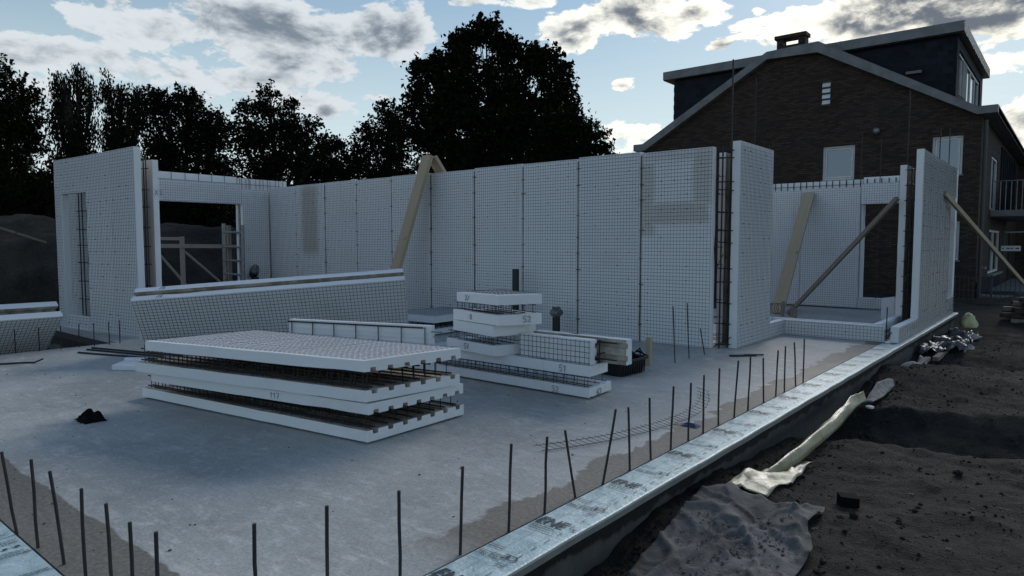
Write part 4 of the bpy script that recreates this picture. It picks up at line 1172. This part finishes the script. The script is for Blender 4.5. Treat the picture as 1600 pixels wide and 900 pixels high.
sheet('plastic_sheet', 'membrane', 'flat muddy plastic sheet lying between the tarpaulin and the membrane', 'plastic sheet', [(-1.74, 4.28), (-1.68, 5.5), (-1.55, 5.62), (-1.50, 4.45)], 30, 12, .032, .010, 8.1, (), .03)
strip('plastic_membrane', 'rag', 'pale dirty plastic strip along the far part of the footing', 'plastic sheet',
      ribbon([(-1.72, 8.1), (-1.74, 8.8), (-1.70, 9.5), (-1.76, 10.2), (-1.70, 10.9), (-1.74, 11.6)], lambda s: .07 + .05 * math.sin(9 * s), lambda s, u: .03 + .10 * (1 - u) * abs(math.sin(7 * s)), -.30, 4.4))
sheet('plastic_sheet', 'dark_sheet', 'dark creased plastic heaped below the far end of the foil strip', 'plastic sheet',
      [(-1.83, 12.2), (-1.83, 15.4), (-1.40, 15.6), (-1.30, 12.9)], 60, 24, .03, .16, 6.6, [(-1.6, 13.4, .5, .85, .10, .06), (-1.5, 14.6, .6, .8, .08, .05)], .10)
strip('plastic_membrane', 'rag', 'thin pale plastic edge curling below the far end of the foil strip', 'plastic sheet',
      ribbon([(-1.36, 12.9), (-1.34, 13.8), (-1.44, 14.6), (-1.40, 15.5)], lambda s: .06 + .03 * math.sin(8 * s), lambda s, u: .05 + .10 * abs(math.sin(6 * s)) * (1 - u), -.36, 2.4))
m = MB(); rows = []
for i in range(13):
    row = []
    for j in range(19):
        a = 2 * math.pi * j / 18; ph = math.pi * (i / 12) * .52
        r_ = .15 * math.cos(ph) * (1 + .25 * noise.noise((math.cos(a) * 2, math.sin(a) * 2, i * .3)))
        row.append((-1.62 + r_ * math.cos(a), 16.3 + r_ * 1.3 * math.sin(a), -.22 + .27 * math.sin(ph) * (1 + .2 * noise.noise((a, i * .4, 2)))))
    rows.append(row)
m.grid(rows); tag(m.build('foil_bundle', 'yellow_foil', smooth=True), 'pale yellow bundled foil at the far end of the foil strip', 'foil')
m = MB(); clod(m, (-1.66, 8.05, ground_z(-1.66, 8.05) + .02), .05, random.Random(2), .5)
tag(m.build('foam_scrap', 'eps'), 'tiny white foam scrap on the soil by the end of the membrane', 'scrap')
m = MB(); m.box((-1.62, 11.9, -.32), (-1.54, 14.0, -.26)); m.box((-1.70, 10.1, -.30), (-1.63, 11.8, -.25))
tag(m.build('timber_batten', 'old_timber'), 'thin pale battens lying on the soil along the far footing', 'batten')

# ------------------------------------------------------------------ brick house
HY = 24.0; HX = -2.28; HXL = -13.05
house = thing('brick_house', 'dark brown brick house with grey roof edges and slate-clad dormers behind the site', 'house', (-7.6, 30, -.3))
prof = [(-13.6, 5.0), (-13.05, 5.03), (-8.44, 7.70), (-6.77, 7.66), (-2.37, 5.14), (-2.28, 5.12)]
def roofz(x):
    for (x0, z0), (x1, z1) in zip(prof, prof[1:]):
        if x0 <= x <= x1: return z0 + (z1 - z0) * (x - x0) / (x1 - x0)
    return prof[-1][1]
wins = [(-6.60, -5.63, 3.50, 4.60), (-3.50, -2.72, 3.48, 4.62)]
low = [(-3.15, -2.72, .95, 2.1)]
holes = wins + low
m = MB()
xs = sorted({-13.05, -8.44, -6.77, HX} | {h[0] for h in holes} | {h[1] for h in holes})
for x0, x1 in zip(xs, xs[1:]):
    xm = (x0 + x1) / 2; cuts = sorted([(h[2], h[3]) for h in holes if h[0] < xm < h[1]]); z = -.5
    for c0_, c1_ in cuts + [(None, None)]:
        if c0_ is None: t0, t1 = roofz(x0), roofz(x1)
        else: t0 = t1 = c0_
        m.hexa([(x0, HY, z), (x1, HY, z), (x1, HY + .3, z), (x0, HY + .3, z), (x0, HY, t0), (x1, HY, t1), (x1, HY + .3, t1), (x0, HY + .3, t0)])
        z = c1_
# right facade with openings
fh = [(24.82, 25.25, 3.46, 4.52), (27.2, 29.5, 2.55, 4.32), (27.5, 31.5, .42, 1.9), (25.3, 25.7, .75, 1.9), (33.5, 36.5, -.2, 1.9)]
ysb = sorted({HY + .3, 40.0} | {h[0] for h in fh} | {h[1] for h in fh})
for y0, y1 in zip(ysb, ysb[1:]):
    ym = (y0 + y1) / 2; cuts = sorted([(h[2], h[3]) for h in fh if h[0] < ym < h[1]]); z = -.5
    for c0_, c1_ in cuts + [(None, None)]:
        t = 5.12 if c0_ is None else c0_
        m.box((HX - .3, y0, z), (HX, y1, t)); z = c1_
m.box((HXL, HY + .31, -.5), (HXL + .3, 40, 5.0))
m.build('wall', 'brick', house)
m = MB(); m.box((HXL + .35, HY + .6, -.4), (HX - .45, 39.5, 4.9)); m.build('interior', 'interior', house)

def window(x0, x1, z0, z1, sash=None, y=HY):
    m = MB(); f = .06; yy0, yy1 = y + .09, y + .17
    m.box((x0, yy0, z0), (x0 + f, yy1, z1)); m.box((x1 - f, yy0, z0), (x1, yy1, z1)); m.box((x0 + f, yy0, z1 - f), (x1 - f, yy1, z1)); m.box((x0 + f, yy0, z0), (x1 - f, yy1, z0 + f))
    fr_ = m.build('window', 'white_frame', house)
    m = MB(); g = f + .012; s = .045
    a0, a1, b0, b1 = x0 + g, x1 - g, z0 + g, z1 - g
    m.box((a0, yy0 + .012, b0), (a0 + s, yy1 - .01, b1)); m.box((a1 - s, yy0 + .012, b0), (a1, yy1 - .01, b1)); m.box((a0 + s, yy0 + .012, b1 - s), (a1 - s, yy1 - .01, b1)); m.box((a0 + s, yy0 + .012, b0), (a1 - s, yy1 - .01, b0 + s))
    m.build('sash', 'white_frame', fr_)
    m = MB(); m.box((a0 + s - .005, yy0 + .04, b0 + s - .005), (a1 - s + .005, yy0 + .05, b1 - s + .005)); m.build('pane', 'glass', fr_)
    m = MB(); m.box((x0 - .04, y - .05, z0 - .05), (x1 + .04, y + .12, z0 - .004)); m.build('sill', 'fascia', fr_)
for w_ in wins + low: window(*w_)
def side_window(y0, y1, z0, z1, fm='white_frame', mull=(), gm='dark_glass'):
    x = HX - .10; f = .07
    m = MB(); m.box((x, y0, z0), (x + .07, y0 + f, z1)); m.box((x, y1 - f, z0), (x + .07, y1, z1)); m.box((x, y0 + f, z1 - f), (x + .07, y1 - f, z1)); m.box((x, y0 + f, z0), (x + .07, y1 - f, z0 + f))
    for k in mull: m.box((x + .002, k - .03, z0 + f), (x + .068, k + .03, z1 - f))
    w_ = m.build('window', fm, house)
    m = MB(); m.box((x + .02, y0 + f - .005, z0 + f - .005), (x + .03, y1 - f + .005, z1 - f + .005)); m.build('pane', gm, w_)
    return w_
side_window(*fh[0], 'dark_frame'); side_window(*fh[1], 'white_frame', (28.0,), 'glass'); side_window(*fh[2], 'white_frame', (29.5,)); side_window(*fh[3], 'dark_frame')
m = MB(); m.box((HX, 27.4, .34), (HX + .14, 31.6, .41)); m.box((HX, 25.2, .66), (HX + .12, 25.8, .72)); m.build('sill', 'fascia', house)
m = MB(); m.box((HX - .12, 33.5, -.2), (HX - .06, 36.5, 1.9)); m.build('garage_door', 'dark_frame', house)
m = MB(); 
for z in np.arange(.0, .32, .105):
    pass
for k in range(42): m.box((HX + .004, 24.15 + .18 * k, -.3), (HX + .03, 24.31 + .18 * k, .30))
m.build('plinth_cladding', 'slate', house)
m = MB(); m.tube([(HX + .09, 24.12, -.3), (HX + .09, 24.12, 5.0)], .05, 10)
for z in (.5, 2.0, 3.5, 4.7): m.tube([(HX + .09, 24.12, z), (HX + .09, 24.12, z + .06)], .06, 10)
m.build('downpipe', 'dark_frame', house)
# slatted timber bay beside the balcony door
for k in range(9):
    m = MB(); y = 30.4 + .85 * k; m.box((HX + .005, y, 2.55), (HX + .06, y + .16, 4.9)); m.build('slat', 'slate', house)
bal = MB(); bal.box((HX + .005, 27.5, 2.33), (-1.15, 34.5, 2.53)); balo = bal.build('balcony', 'plaster', house)
m = MB()
for k in range(8): m.tube([(HX + .1 + .145 * k, 27.56, 2.53), (HX + .1 + .145 * k, 27.56, 3.48)], .014, 6)
m.tube([(HX + .05, 27.56, 3.48), (-1.2, 27.56, 3.48)], .02, 6)
m.build('railing', 'galv', balo)
m = MB(); m.box((-1.24, 27.6, 2.55), (-1.19, 34.4, 3.45)); m.build('side_panel', 'plaster', balo)
# verge fascia along the gable
m = MB(); vt = [(-13.52, 5.27), (-13.13, 5.27), (-8.44, 7.94), (-6.77, 7.99), (-2.37, 5.36), (-1.90, 5.36)]; vb = [(-13.52, 5.02), (-13.03, 5.02), (-8.43, 7.69), (-6.79, 7.645), (-2.385, 5.14), (-1.90, 5.14)]
for i in range(5):
    (a, c), (b_, d) = vt[i], vt[i + 1]; (e, g), (h_, k_) = vb[i], vb[i + 1]
    m.hexa([(e, 23.76, g), (h_, 23.76, k_), (h_, 24.05, k_), (e, 24.05, g), (a, 23.76, c), (b_, 23.76, d), (b_, 24.05, d), (a, 24.05, c)])
m.build('verge_fascia', 'fascia', house)
m = MB()
for i in range(5):
    (a, c), (b_, d) = vt[i], vt[i + 1]
    m.hexa([(a, 24.053, c - .22), (b_, 24.053, d - .22), (b_, 40, d - .22), (a, 40, c - .22), (a, 24.053, c - .03), (b_, 24.053, d - .03), (b_, 40, d - .03), (a, 40, c - .03)])
rf = m.build('roof', 'roof', house)
m = MB(); m.box((-1.945, 24.055, 5.13), (-1.90, 40, 5.38)); m.box((HX, 24.06, 5.135), (-1.95, 40, 5.16)); m.build('eaves_gutter', 'fascia', house)
# chimney
ch = MB(); CHX0, CHX1, CY = -8.86, -7.86, 26.0
ch.box((CHX0, CY, 7.8), (CHX1, CY + .40, 8.66))
ch.box((CHX0, CY, 8.663), (CHX0 + .22, CY + .40, 8.90)); ch.box((CHX1 - .24, CY, 8.663), (CHX1, CY + .40, 8.90)); ch.box((CHX0 - .07, CY - .07, 8.903), (CHX1 + .05, CY + .47, 9.03))
ch.build('chimney', 'brick', rf)
m = MB(); m.tube([(-6.45, 25.2, 7.7), (-6.45, 25.2, 8.18)], .07, 10); m.tube([(-6.45, 25.2, 8.12), (-6.45, 25.2, 8.22)], .11, 10); m.build('vent_pipe', 'dark_frame', rf)
# wall vent strips and lamp
m = MB(); m.box((-6.66, 23.985, 5.93), (-6.40, 24.0 - .001, 6.71)); vn = m.build('wall_vent', 'dark_frame', house)
for k in range(4):
    m = MB(); z = 5.97 + .185 * k; m.hexa([(-6.65, 23.93, z), (-6.41, 23.93, z), (-6.41, 23.983, z + .03), (-6.65, 23.983, z + .03), (-6.65, 23.94, z + .10), (-6.41, 23.94, z + .10), (-6.41, 23.983, z + .13), (-6.65, 23.983, z + .13)]); m.build('louvre', 'white_frame', vn)
m = MB(); m.tube([(-5.0, 24.0, 4.94), (-5.0, 23.93, 4.94)], .045, 10); lamp = m.build('wall_lamp', 'galv', house)
m = MB(); rows = []
for i in range(7):
    rows.append([(-5.0 + .105 * math.sin(math.pi * i / 6) * math.cos(a), 23.84 + .105 * math.sin(math.pi * i / 6) * math.sin(a), 4.94 + .105 * math.cos(math.pi * i / 6)) for a in np.linspace(0, 2 * math.pi, 13)])
m.grid(rows); m.build('globe', 'galv', lamp, smooth=True)
# dormers, with slates as pieces of their own
def dormer(x0, x1, zt, zb_of, fx0, fx1, side):
    y0 = 24.6
    m = MB()
    if side > 0: m.box((x0, y0, 5.0), (x1, y0 + .2, zt - .33)); m.box((x1 - .2, y0 + .21, 5.0), (x1, 31.5, 6.05)); m.box((x1 - .2, y0 + .21, 7.35), (x1, 31.5, zt - .33)); m.box((x1 - .2, 30.8, 6.05), (x1, 31.5, 7.35)); m.box((x1 - .2, y0 + .21, 6.05), (x1, y0 + .5, 7.35))
    else: m.box((x0, y0, 5.0), (x1, y0 + .2, zt - .33)); m.box((x0, y0 + .21, 5.0), (x0 + .2, 31.5, zt - .33))
    d = m.build('dormer', 'slate', house)
    m = MB(); m.box((fx0, 24.35 if side < 0 else 24.40, zt - .32), (fx1, 31.8, zt - .29)); m.build('soffit', 'dark_frame', d)
    m = MB(); m.box((fx0, 24.30, zt - .30), (fx1, 24.345, zt)); xx = fx1 if side > 0 else fx0
    m.box((xx - .045, 24.348, zt - .30) if side > 0 else (xx, 24.348, zt - .30), (xx, 31.8, zt) if side > 0 else (xx + .045, 31.8, zt)); m.build('fascia', 'fascia', d)
    m = MB(); m.box((fx0 + .05, 24.35, zt - .28), (fx1 - .05, 31.75, zt - .02)); m.build('flat_roof', 'roof', d)
    # slates
    RS = random.Random(9); sm = MB(); sm.box((-.148, -.012, 0), (.148, 0, .185)); me = sm.mesh('slate', 'slate'); k = 0
    z = 5.2; row = 0
    og = Vector(d['_org'])
    while z < zt - .5:
        x = x0 + .15 + (.15 if row % 2 else 0)
        while x < x1 - .14:
            if z + .19 > roofz(min(max(x, -13.5), -2.3)) - .1:
                o = bpy.data.objects.new('slate', me); COL.objects.link(o); o.parent = d
                o.location = Vector((x, y0 - .004 - .008 * RS.random(), z)) - og; o.rotation_euler = (RS.uniform(.03, .06), RS.uniform(-.01, .01), 0); k += 1
            x += .30
        z += .17; row += 1
    return d
dormer(-12.25, -8.2, 8.0, None, -12.57, -8.0, -1)
dr = dormer(-7.0, -3.03, 8.0, None, -7.1, -2.84, 1)
m = MB(); y = 25.15
for a, b_ in ((25.12, 26.2), (27.3, 30.75)): pass
m.box((-3.16, 25.11, 6.06), (-3.08, 30.79, 6.13)); m.box((-3.16, 25.11, 7.27), (-3.08, 30.79, 7.34))
for yy in (25.11, 26.2, 27.3, 28.4, 29.6, 30.7): m.box((-3.155, yy, 6.131), (-3.085, yy + .08, 7.269))
dw = m.build('window', 'white_frame', dr)
m = MB(); m.box((-3.13, 25.15, 6.1), (-3.12, 26.2, 7.3)); m.box((-3.13, 27.35, 6.1), (-3.12, 30.7, 7.3)); m.build('pane', 'glass', dr)
m = MB(); m.box((-3.12, 26.25, 6.13), (-3.06, 27.28, 7.27)); m.build('cladding_panel', 'plaster', dr)
m = MB(); m.box((-4.35, 24.45, 6.68), (-3.93, 24.598, 6.76)); m.build('ledge', 'fascia', dr)
# awning bar and sign on the right facade
m = MB(); m.beam((HX + .3, 29.2, 1.82), (HX + 1.6, 29.2, 1.86), .06, .05); m.build('awning_bar', 'galv', house)
sg = MB(); sg.box((-2.05, 29.0, 1.18), (-1.50, 29.03, 1.36))
sgo = sg.build('sign', 'white_frame', house)
m = MB()
for k, l in enumerate((.05, .09, .06, .1)): m.box((-2.02 + .125 * k, 28.992, 1.25), (-2.02 + .125 * k + l, 28.999, 1.29))
m.build('lettering', 'paint_mark', sgo)
# wing further along on the right
wg = thing('brick_house', 'dark house wing just showing at the right picture edge', 'house', (1.0, 38, -.3))
m = MB(); m.box((-2.9, 40.02, -.4), (4.0, 46, 5.6)); m.build('wall', 'brick', wg)
m = MB(); m.box((-2.2, 39.9, 5.6), (4.3, 46.2, 5.85)); m.build('roof', 'fascia', wg)
m = MB(); m.box((-1.9, 40.0, -.2), (1.8, 40.04, 2.0)); m.build('garage_door', 'dark_frame', wg)

# paving and fence before the house
m = MB(); m.prism([(-2.22, 24.3), (3, 24.3), (3, 37), (-2.22, 37)], lambda p: (p[0], p[1], -.4), lambda p: (p[0], p[1], -.10))
struct(m.build('paved_path', 'paving'))
fc = thing('mesh_fence', 'dark steel mesh fence panels between the soil and the brick house', 'fence', (-.6, 21.6, -.3))
for i in range(5):
    m = MB(); x = -2.9 + 1.2 * i; m.beam((x, 21.7, -.4), (x, 21.7, .62), .05, .05); m.build('post', 'dark_frame', fc)
m = MB()
for i in range(4):
    x = -2.9 + 1.2 * i
    for k in range(1, 12): m.tube([(x + .1 * k, 21.7, -.2), (x + .1 * k, 21.7, .58)], .008, 4)
    for z in (-.15, .2, .55): m.tube([(x, 21.7, z), (x + 1.2, 21.7, z)], .012, 4)
m.build('wire_panel', 'dark_frame', fc)
RP = random.Random(5)
pl = thing('timber_pile', 'pile of dark weathered boards stacked on the soil at the right picture edge', 'timber pile', (-.5, 18.8, -.2))
for k in range(26):
    lay = k // 6; y = 18.2 + .22 * (k % 6) + RP.uniform(-.03, .03); z = -.22 + .11 * lay
    m = MB(); m.beam((-1.15 + RP.uniform(-.2, .2) + .05 * lay, y, z), (2.2, y + RP.uniform(-.2, .2), z + RP.uniform(-.01, .02)), .17, .09, side=(0, 1, 0)); m.build('board', 'bark' if k % 7 else 'old_timber', pl)

# ------------------------------------------------------------------ trees
def leaves_mesh(name, C, size, seed, mt, hang=False):
    g = np.random.default_rng(seed); n = len(C)
    a = g.normal(size=(n, 3)); a /= np.linalg.norm(a, axis=1)[:, None]
    b = g.normal(size=(n, 3))
    if hang: a = a * .35 + np.array([0, 0, -1.0]); a /= np.linalg.norm(a, axis=1)[:, None]
    b -= a * (a * b).sum(1)[:, None]; b /= np.linalg.norm(b, axis=1)[:, None]
    s = size * g.uniform(.6, 1.3, n)[:, None]
    wd = .55 if not hang else .38
    Q = np.stack([C - a * s, C + b * s * wd - a * s * .1, C + a * s, C - b * s * wd - a * s * .1], 1).reshape(-1, 3)
    me = bpy.data.meshes.new(name); me.vertices.add(4 * n); me.vertices.foreach_set('co', Q.ravel())
    me.loops.add(4 * n); me.loops.foreach_set('vertex_index', np.arange(4 * n)); me.polygons.add(n)
    me.polygons.foreach_set('loop_start', np.arange(0, 4 * n, 4)); me.materials.append(MATS[mt]); me.update(calc_edges=True); me.validate()
    return me

FWD = V3(-math.sin(HEAD), math.cos(HEAD), 0); RGT = V3(math.cos(HEAD), math.sin(HEAD), 0)
def tree(label, base, lobes, nleaf, size, seed, clump=.42, mt='leaf', weep=False, trunk_r=.2, group='trees behind the site'):
    """lobes: (across, away, height, rx, ry, rz) relative to the base, across = to the right as seen from the site"""
    g = np.random.default_rng(seed)
    root = thing('tree', label, 'tree', (*base, -.3), group); B = V3(*base, -.3)
    cs = []; vol = np.array([l[3] * l[4] * l[5] for l in lobes]) ** .8; vol /= vol.sum()
    for (a, w, h, rx, ry, rz), v in zip(lobes, vol):
        n = int(nleaf * v); nc = max(8, int(n / 26))
        d = g.normal(size=(nc, 3)); d /= np.linalg.norm(d, axis=1)[:, None]
        r = g.uniform(.15, 1, nc) ** .45
        cc = d * r[:, None] * np.array([rx, ry, rz])
        keep = np.array([r[i_] < .55 or noise.noise((1.5 * (a + cc[i_, 0]) + seed, 1.5 * cc[i_, 1], 1.5 * (h + cc[i_, 2]))) > -.10 for i_ in range(nc)])
        if keep.sum() > 4: cc = cc[keep]
        idx = g.integers(0, len(cc), n)
        off = g.normal(size=(n, 3)) * clump * np.array([1, 1, .7])
        if weep: off[:, 2] = -np.abs(g.normal(size=n)) * clump * 3.0; off[:, :2] *= .45
        pts = cc[idx] + off
        ns = int(26 * (rx * ry * rz) ** .4) if not weep else 0
        if ns:
            dd = g.normal(size=(ns, 3)); dd[:, 2] = np.abs(dd[:, 2]) + .15; dd /= np.linalg.norm(dd, axis=1)[:, None]
            p0 = dd * np.array([rx, ry, rz]) * .9; dr = dd + g.normal(size=(ns, 3)) * .45 + np.array([0, 0, .5]); dr /= np.linalg.norm(dr, axis=1)[:, None]
            ln = g.uniform(.25, .75, ns) * min(1, .5 + rx * .5); kk = 26
            tt = g.uniform(0, 1, (ns, kk, 1))
            sp = p0[:, None, :] + dr[:, None, :] * (ln[:, None, None] * tt) + g.normal(size=(ns, kk, 3)) * (.11 * (1.15 - tt))
            pts = np.concatenate([pts, sp.reshape(-1, 3)])
        cs.append(B + (a + pts[:, :1]) * RGT + (w + pts[:, 1:2]) * FWD + (h + .3 + pts[:, 2:3]) * UP)
    C = np.concatenate(cs); C = C[C[:, 2] > -.2]
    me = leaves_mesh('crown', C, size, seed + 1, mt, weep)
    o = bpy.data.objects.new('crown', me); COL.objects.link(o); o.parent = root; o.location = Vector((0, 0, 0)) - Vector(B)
    m = MB(); top = max(l[2] for l in lobes)
    m.tube([B, B + UP * top * .35 + RGT * .08, B + UP * top * .7 - RGT * .05, B + UP * top], [trunk_r, trunk_r * .75, trunk_r * .45, .03], 8)
    m.build('trunk', 'bark', root)
    m = MB()
    for k, (a, w, h, rx, ry, rz) in enumerate(lobes):
        e = B + RGT * a + FWD * w + UP * h; s0 = B + UP * min(top * .55, max(.8, h * .45))
        m.tube([s0, s0 * .5 + e * .5 + UP * .2, e + UP * rz * .6], [trunk_r * .4, trunk_r * .25, .015], 6)
        for q in range(5):
            dv = g.normal(size=3); dv /= np.linalg.norm(dv); t = e + RGT * dv[0] * rx * .95 + FWD * dv[1] * ry * .9 + UP * abs(dv[2]) * rz * .95
            m.tube([s0 * .4 + e * .6, e * .6 + t * .4, t], [trunk_r * .2, trunk_r * .1, .008], 4)
    m.build('limb', 'bark', root)
    return root

tree('tall dark conical tree at the left picture edge', (-33.6, 8.53), [(-.5, 0, 7.2, 1.1, 1.1, 1.5), (.5, 0, 6.6, .9, .9, 1.2), (-.4, 0, 4.6, 1.7, 1.5, 2.4), (-2.2, .5, 6.0, 1.5, 1.3, 2.4), (0, 0, 2.6, 1.9, 1.4, 2.2), (-2.6, 0, 3.0, 1.6, 1.4, 2.6)], 34000, .085, 1, .22)
tree('weeping birch with hanging strands, second tree from the left', (-31.6, 10.2), [(-.25, 0, 8.1, .5, .5, .55), (.45, 0, 8.3, .4, .5, .55), (.9, 0, 7.6, .25, .4, .5), (-.5, 0, 7.3, .45, .5, .6), (.1, 0, 6.4, .9, .9, 1.0), (0, 0, 4.6, 1.0, 1.0, 1.5), (.1, 0, 2.6, 1.1, 1.0, 1.6)], 20000, .075, 2, .20, 'leaf_birch', True)
tree('narrow birch with two drooping tops, third tree from the left', (-31.1, 11.9), [(-.5, 0, 8.2, .35, .4, .5), (.35, 0, 7.7, .6, .6, .6), (.8, 0, 7.1, .45, .5, .6), (-.2, 0, 6.4, .8, .8, 1.0), (.1, 0, 4.8, .9, .9, 1.3), (.1, 0, 2.8, 1.1, 1.0, 1.8)], 22000, .075, 3, .20, 'leaf_birch', True)
tree('broad dark tree with knobbly top between birch and airy tree', (-30.0, 14.1), [(-1.55, 0, 7.5, .40, .5, .55), (-.9, 0, 7.1, .6, .6, .6), (.0, 0, 7.4, .65, .7, .55), (.8, 0, 6.6, .7, .7, .6), (1.45, 0, 6.1, .5, .6, .6), (-.2, 0, 5.8, 1.4, 1.0, .8), (-1.2, 0, 4.6, .9, .9, 1.0), (1.0, 0, 4.6, 1.1, .9, .9), (0, 0, 3.2, 1.9, 1.3, 1.2), (.2, 0, 1.8, 2.0, 1.3, 1.2)], 34000, .08, 4, .20)
tree('airy loose-leaved tree standing before a white cloud', (-25.2, 15.4), [(-.15, 0, 7.2, .28, .4, .65), (-.85, 0, 6.6, .40, .5, .65), (-1.3, 0, 5.7, .45, .5, .6), (.6, 0, 6.6, .40, .5, .55), (1.25, 0, 6.0, .50, .5, .5), (1.6, 0, 5.2, .35, .4, .4), (0, 0, 5.6, 1.1, .9, .8), (-.6, 0, 4.6, 1.0, .8, .8), (.8, 0, 4.7, .9, .7, .6), (.1, 0, 3.3, 1.0, .8, 1.1), (.1, 0, 1.8, 1.1, .9, 1.2)], 17000, .075, 5, .22)
tree('low rounded bushy tree in the gap left of the tallest tree', (-25.3, 18.0), [(0.1, 0, 5.4, .5, .5, .6), (-.8, 0, 4.6, .55, .6, .6), (.9, 0, 4.7, .55, .6, .6), (0, 0, 4.2, 1.2, .8, .8), (0, 0, 2.4, 1.8, 1.2, 1.6)], 18000, .08, 6, .20)
tree('medium tree with feathery left side, touching the tallest tree', (-23.3, 19.7), [(.05, 0, 7.0, .55, .5, .45), (.7, 0, 6.6, .55, .5, .6), (-.6, 0, 6.2, .55, .5, .4), (-1.1, 0, 5.4, .45, .5, .5), (.3, 0, 5.6, .9, .8, .8), (-.8, 0, 4.3, .7, .7, .8), (.6, 0, 4.0, 1.0, .8, 1.2), (0, 0, 2.4, 1.5, 1.0, 1.5)], 19000, .075, 7, .20)
tree('tallest broad dark tree with large drooping leaves in the middle', (-19.8, 22.6), [(-1.3, 0, 9.7, .6, .8, .65), (-.3, 0, 10.3, .7, .8, .6), (.7, 0, 9.6, .55, .7, .6), (-2.2, 0, 8.9, .5, .7, .6), (-3.0, 0, 8.6, .4, .6, .7), (1.7, 0, 9.2, .5, .7, .6), (2.3, 0, 8.9, .55, .7, .8), (3.0, 0, 8.4, .4, .6, .7), (3.25, 0, 7.3, .4, .5, .8), (-3.2, 0, 7.4, .4, .6, .6), (-3.1, 0, 6.1, .45, .6, .7), (-1.5, 0, 8.1, 1.05, 1.0, 1.1), (.5, 0, 8.2, 1.0, .9, .9), (-1.7, 0, 6.4, 1.5, 1.2, 1.4), (.5, 0, 6.4, 1.4, 1.2, 1.2), (2.3, 0, 7.0, .9, .8, .9), (2.6, 0, 5.6, .9, .8, .8), (-1.4, 0, 4.4, 1.9, 1.3, 1.4), (1.2, 0, 4.4, 1.9, 1.2, 1.4), (0, 0, 2.6, 3.0, 1.6, 1.6)], 62000, .105, 8, .24)
tree('dense dark rounded tree right of the tallest tree', (-15.9, 23.2), [(0, 0, 6.2, .55, .6, .5), (-.8, 0, 6.0, .7, .7, .7), (.65, 0, 5.6, .5, .6, .55), (1.05, 0, 4.8, .45, .5, .6), (-.2, 0, 4.8, 1.1, .9, 1.0), (-1.3, 0, 4.4, .9, .8, 1.2), (.5, 0, 3.6, 1.1, .9, 1.0), (0, 0, 2.0, 1.5, 1.2, 1.6)], 26000, .08, 9, .20)
# the wood behind reads as one dark mass
g = np.random.default_rng(33); n = 90000
u = g.uniform(-42, 6, n); dep = 33 + g.uniform(0, 6, n); 
hm = np.array([4.1 + 1.0 * noise.noise((a * .35, 0, 4)) + .9 * noise.noise((a * 1.1, 2, 4)) + (1.0 if a < -20 else 0) for a in u])
zz = -.3 + hm * g.uniform(0, 1, n) ** .7
C = np.outer(u + g.normal(size=n) * .2, RGT) + np.outer(dep, FWD); C[:, 2] = zz
C = C[~((C[:, 0] > -14) & (C[:, 1] > 22))]
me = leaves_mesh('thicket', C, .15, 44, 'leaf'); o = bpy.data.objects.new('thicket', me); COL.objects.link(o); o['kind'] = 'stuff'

for o in bpy.data.objects:
    if '_org' in o: del o['_org']
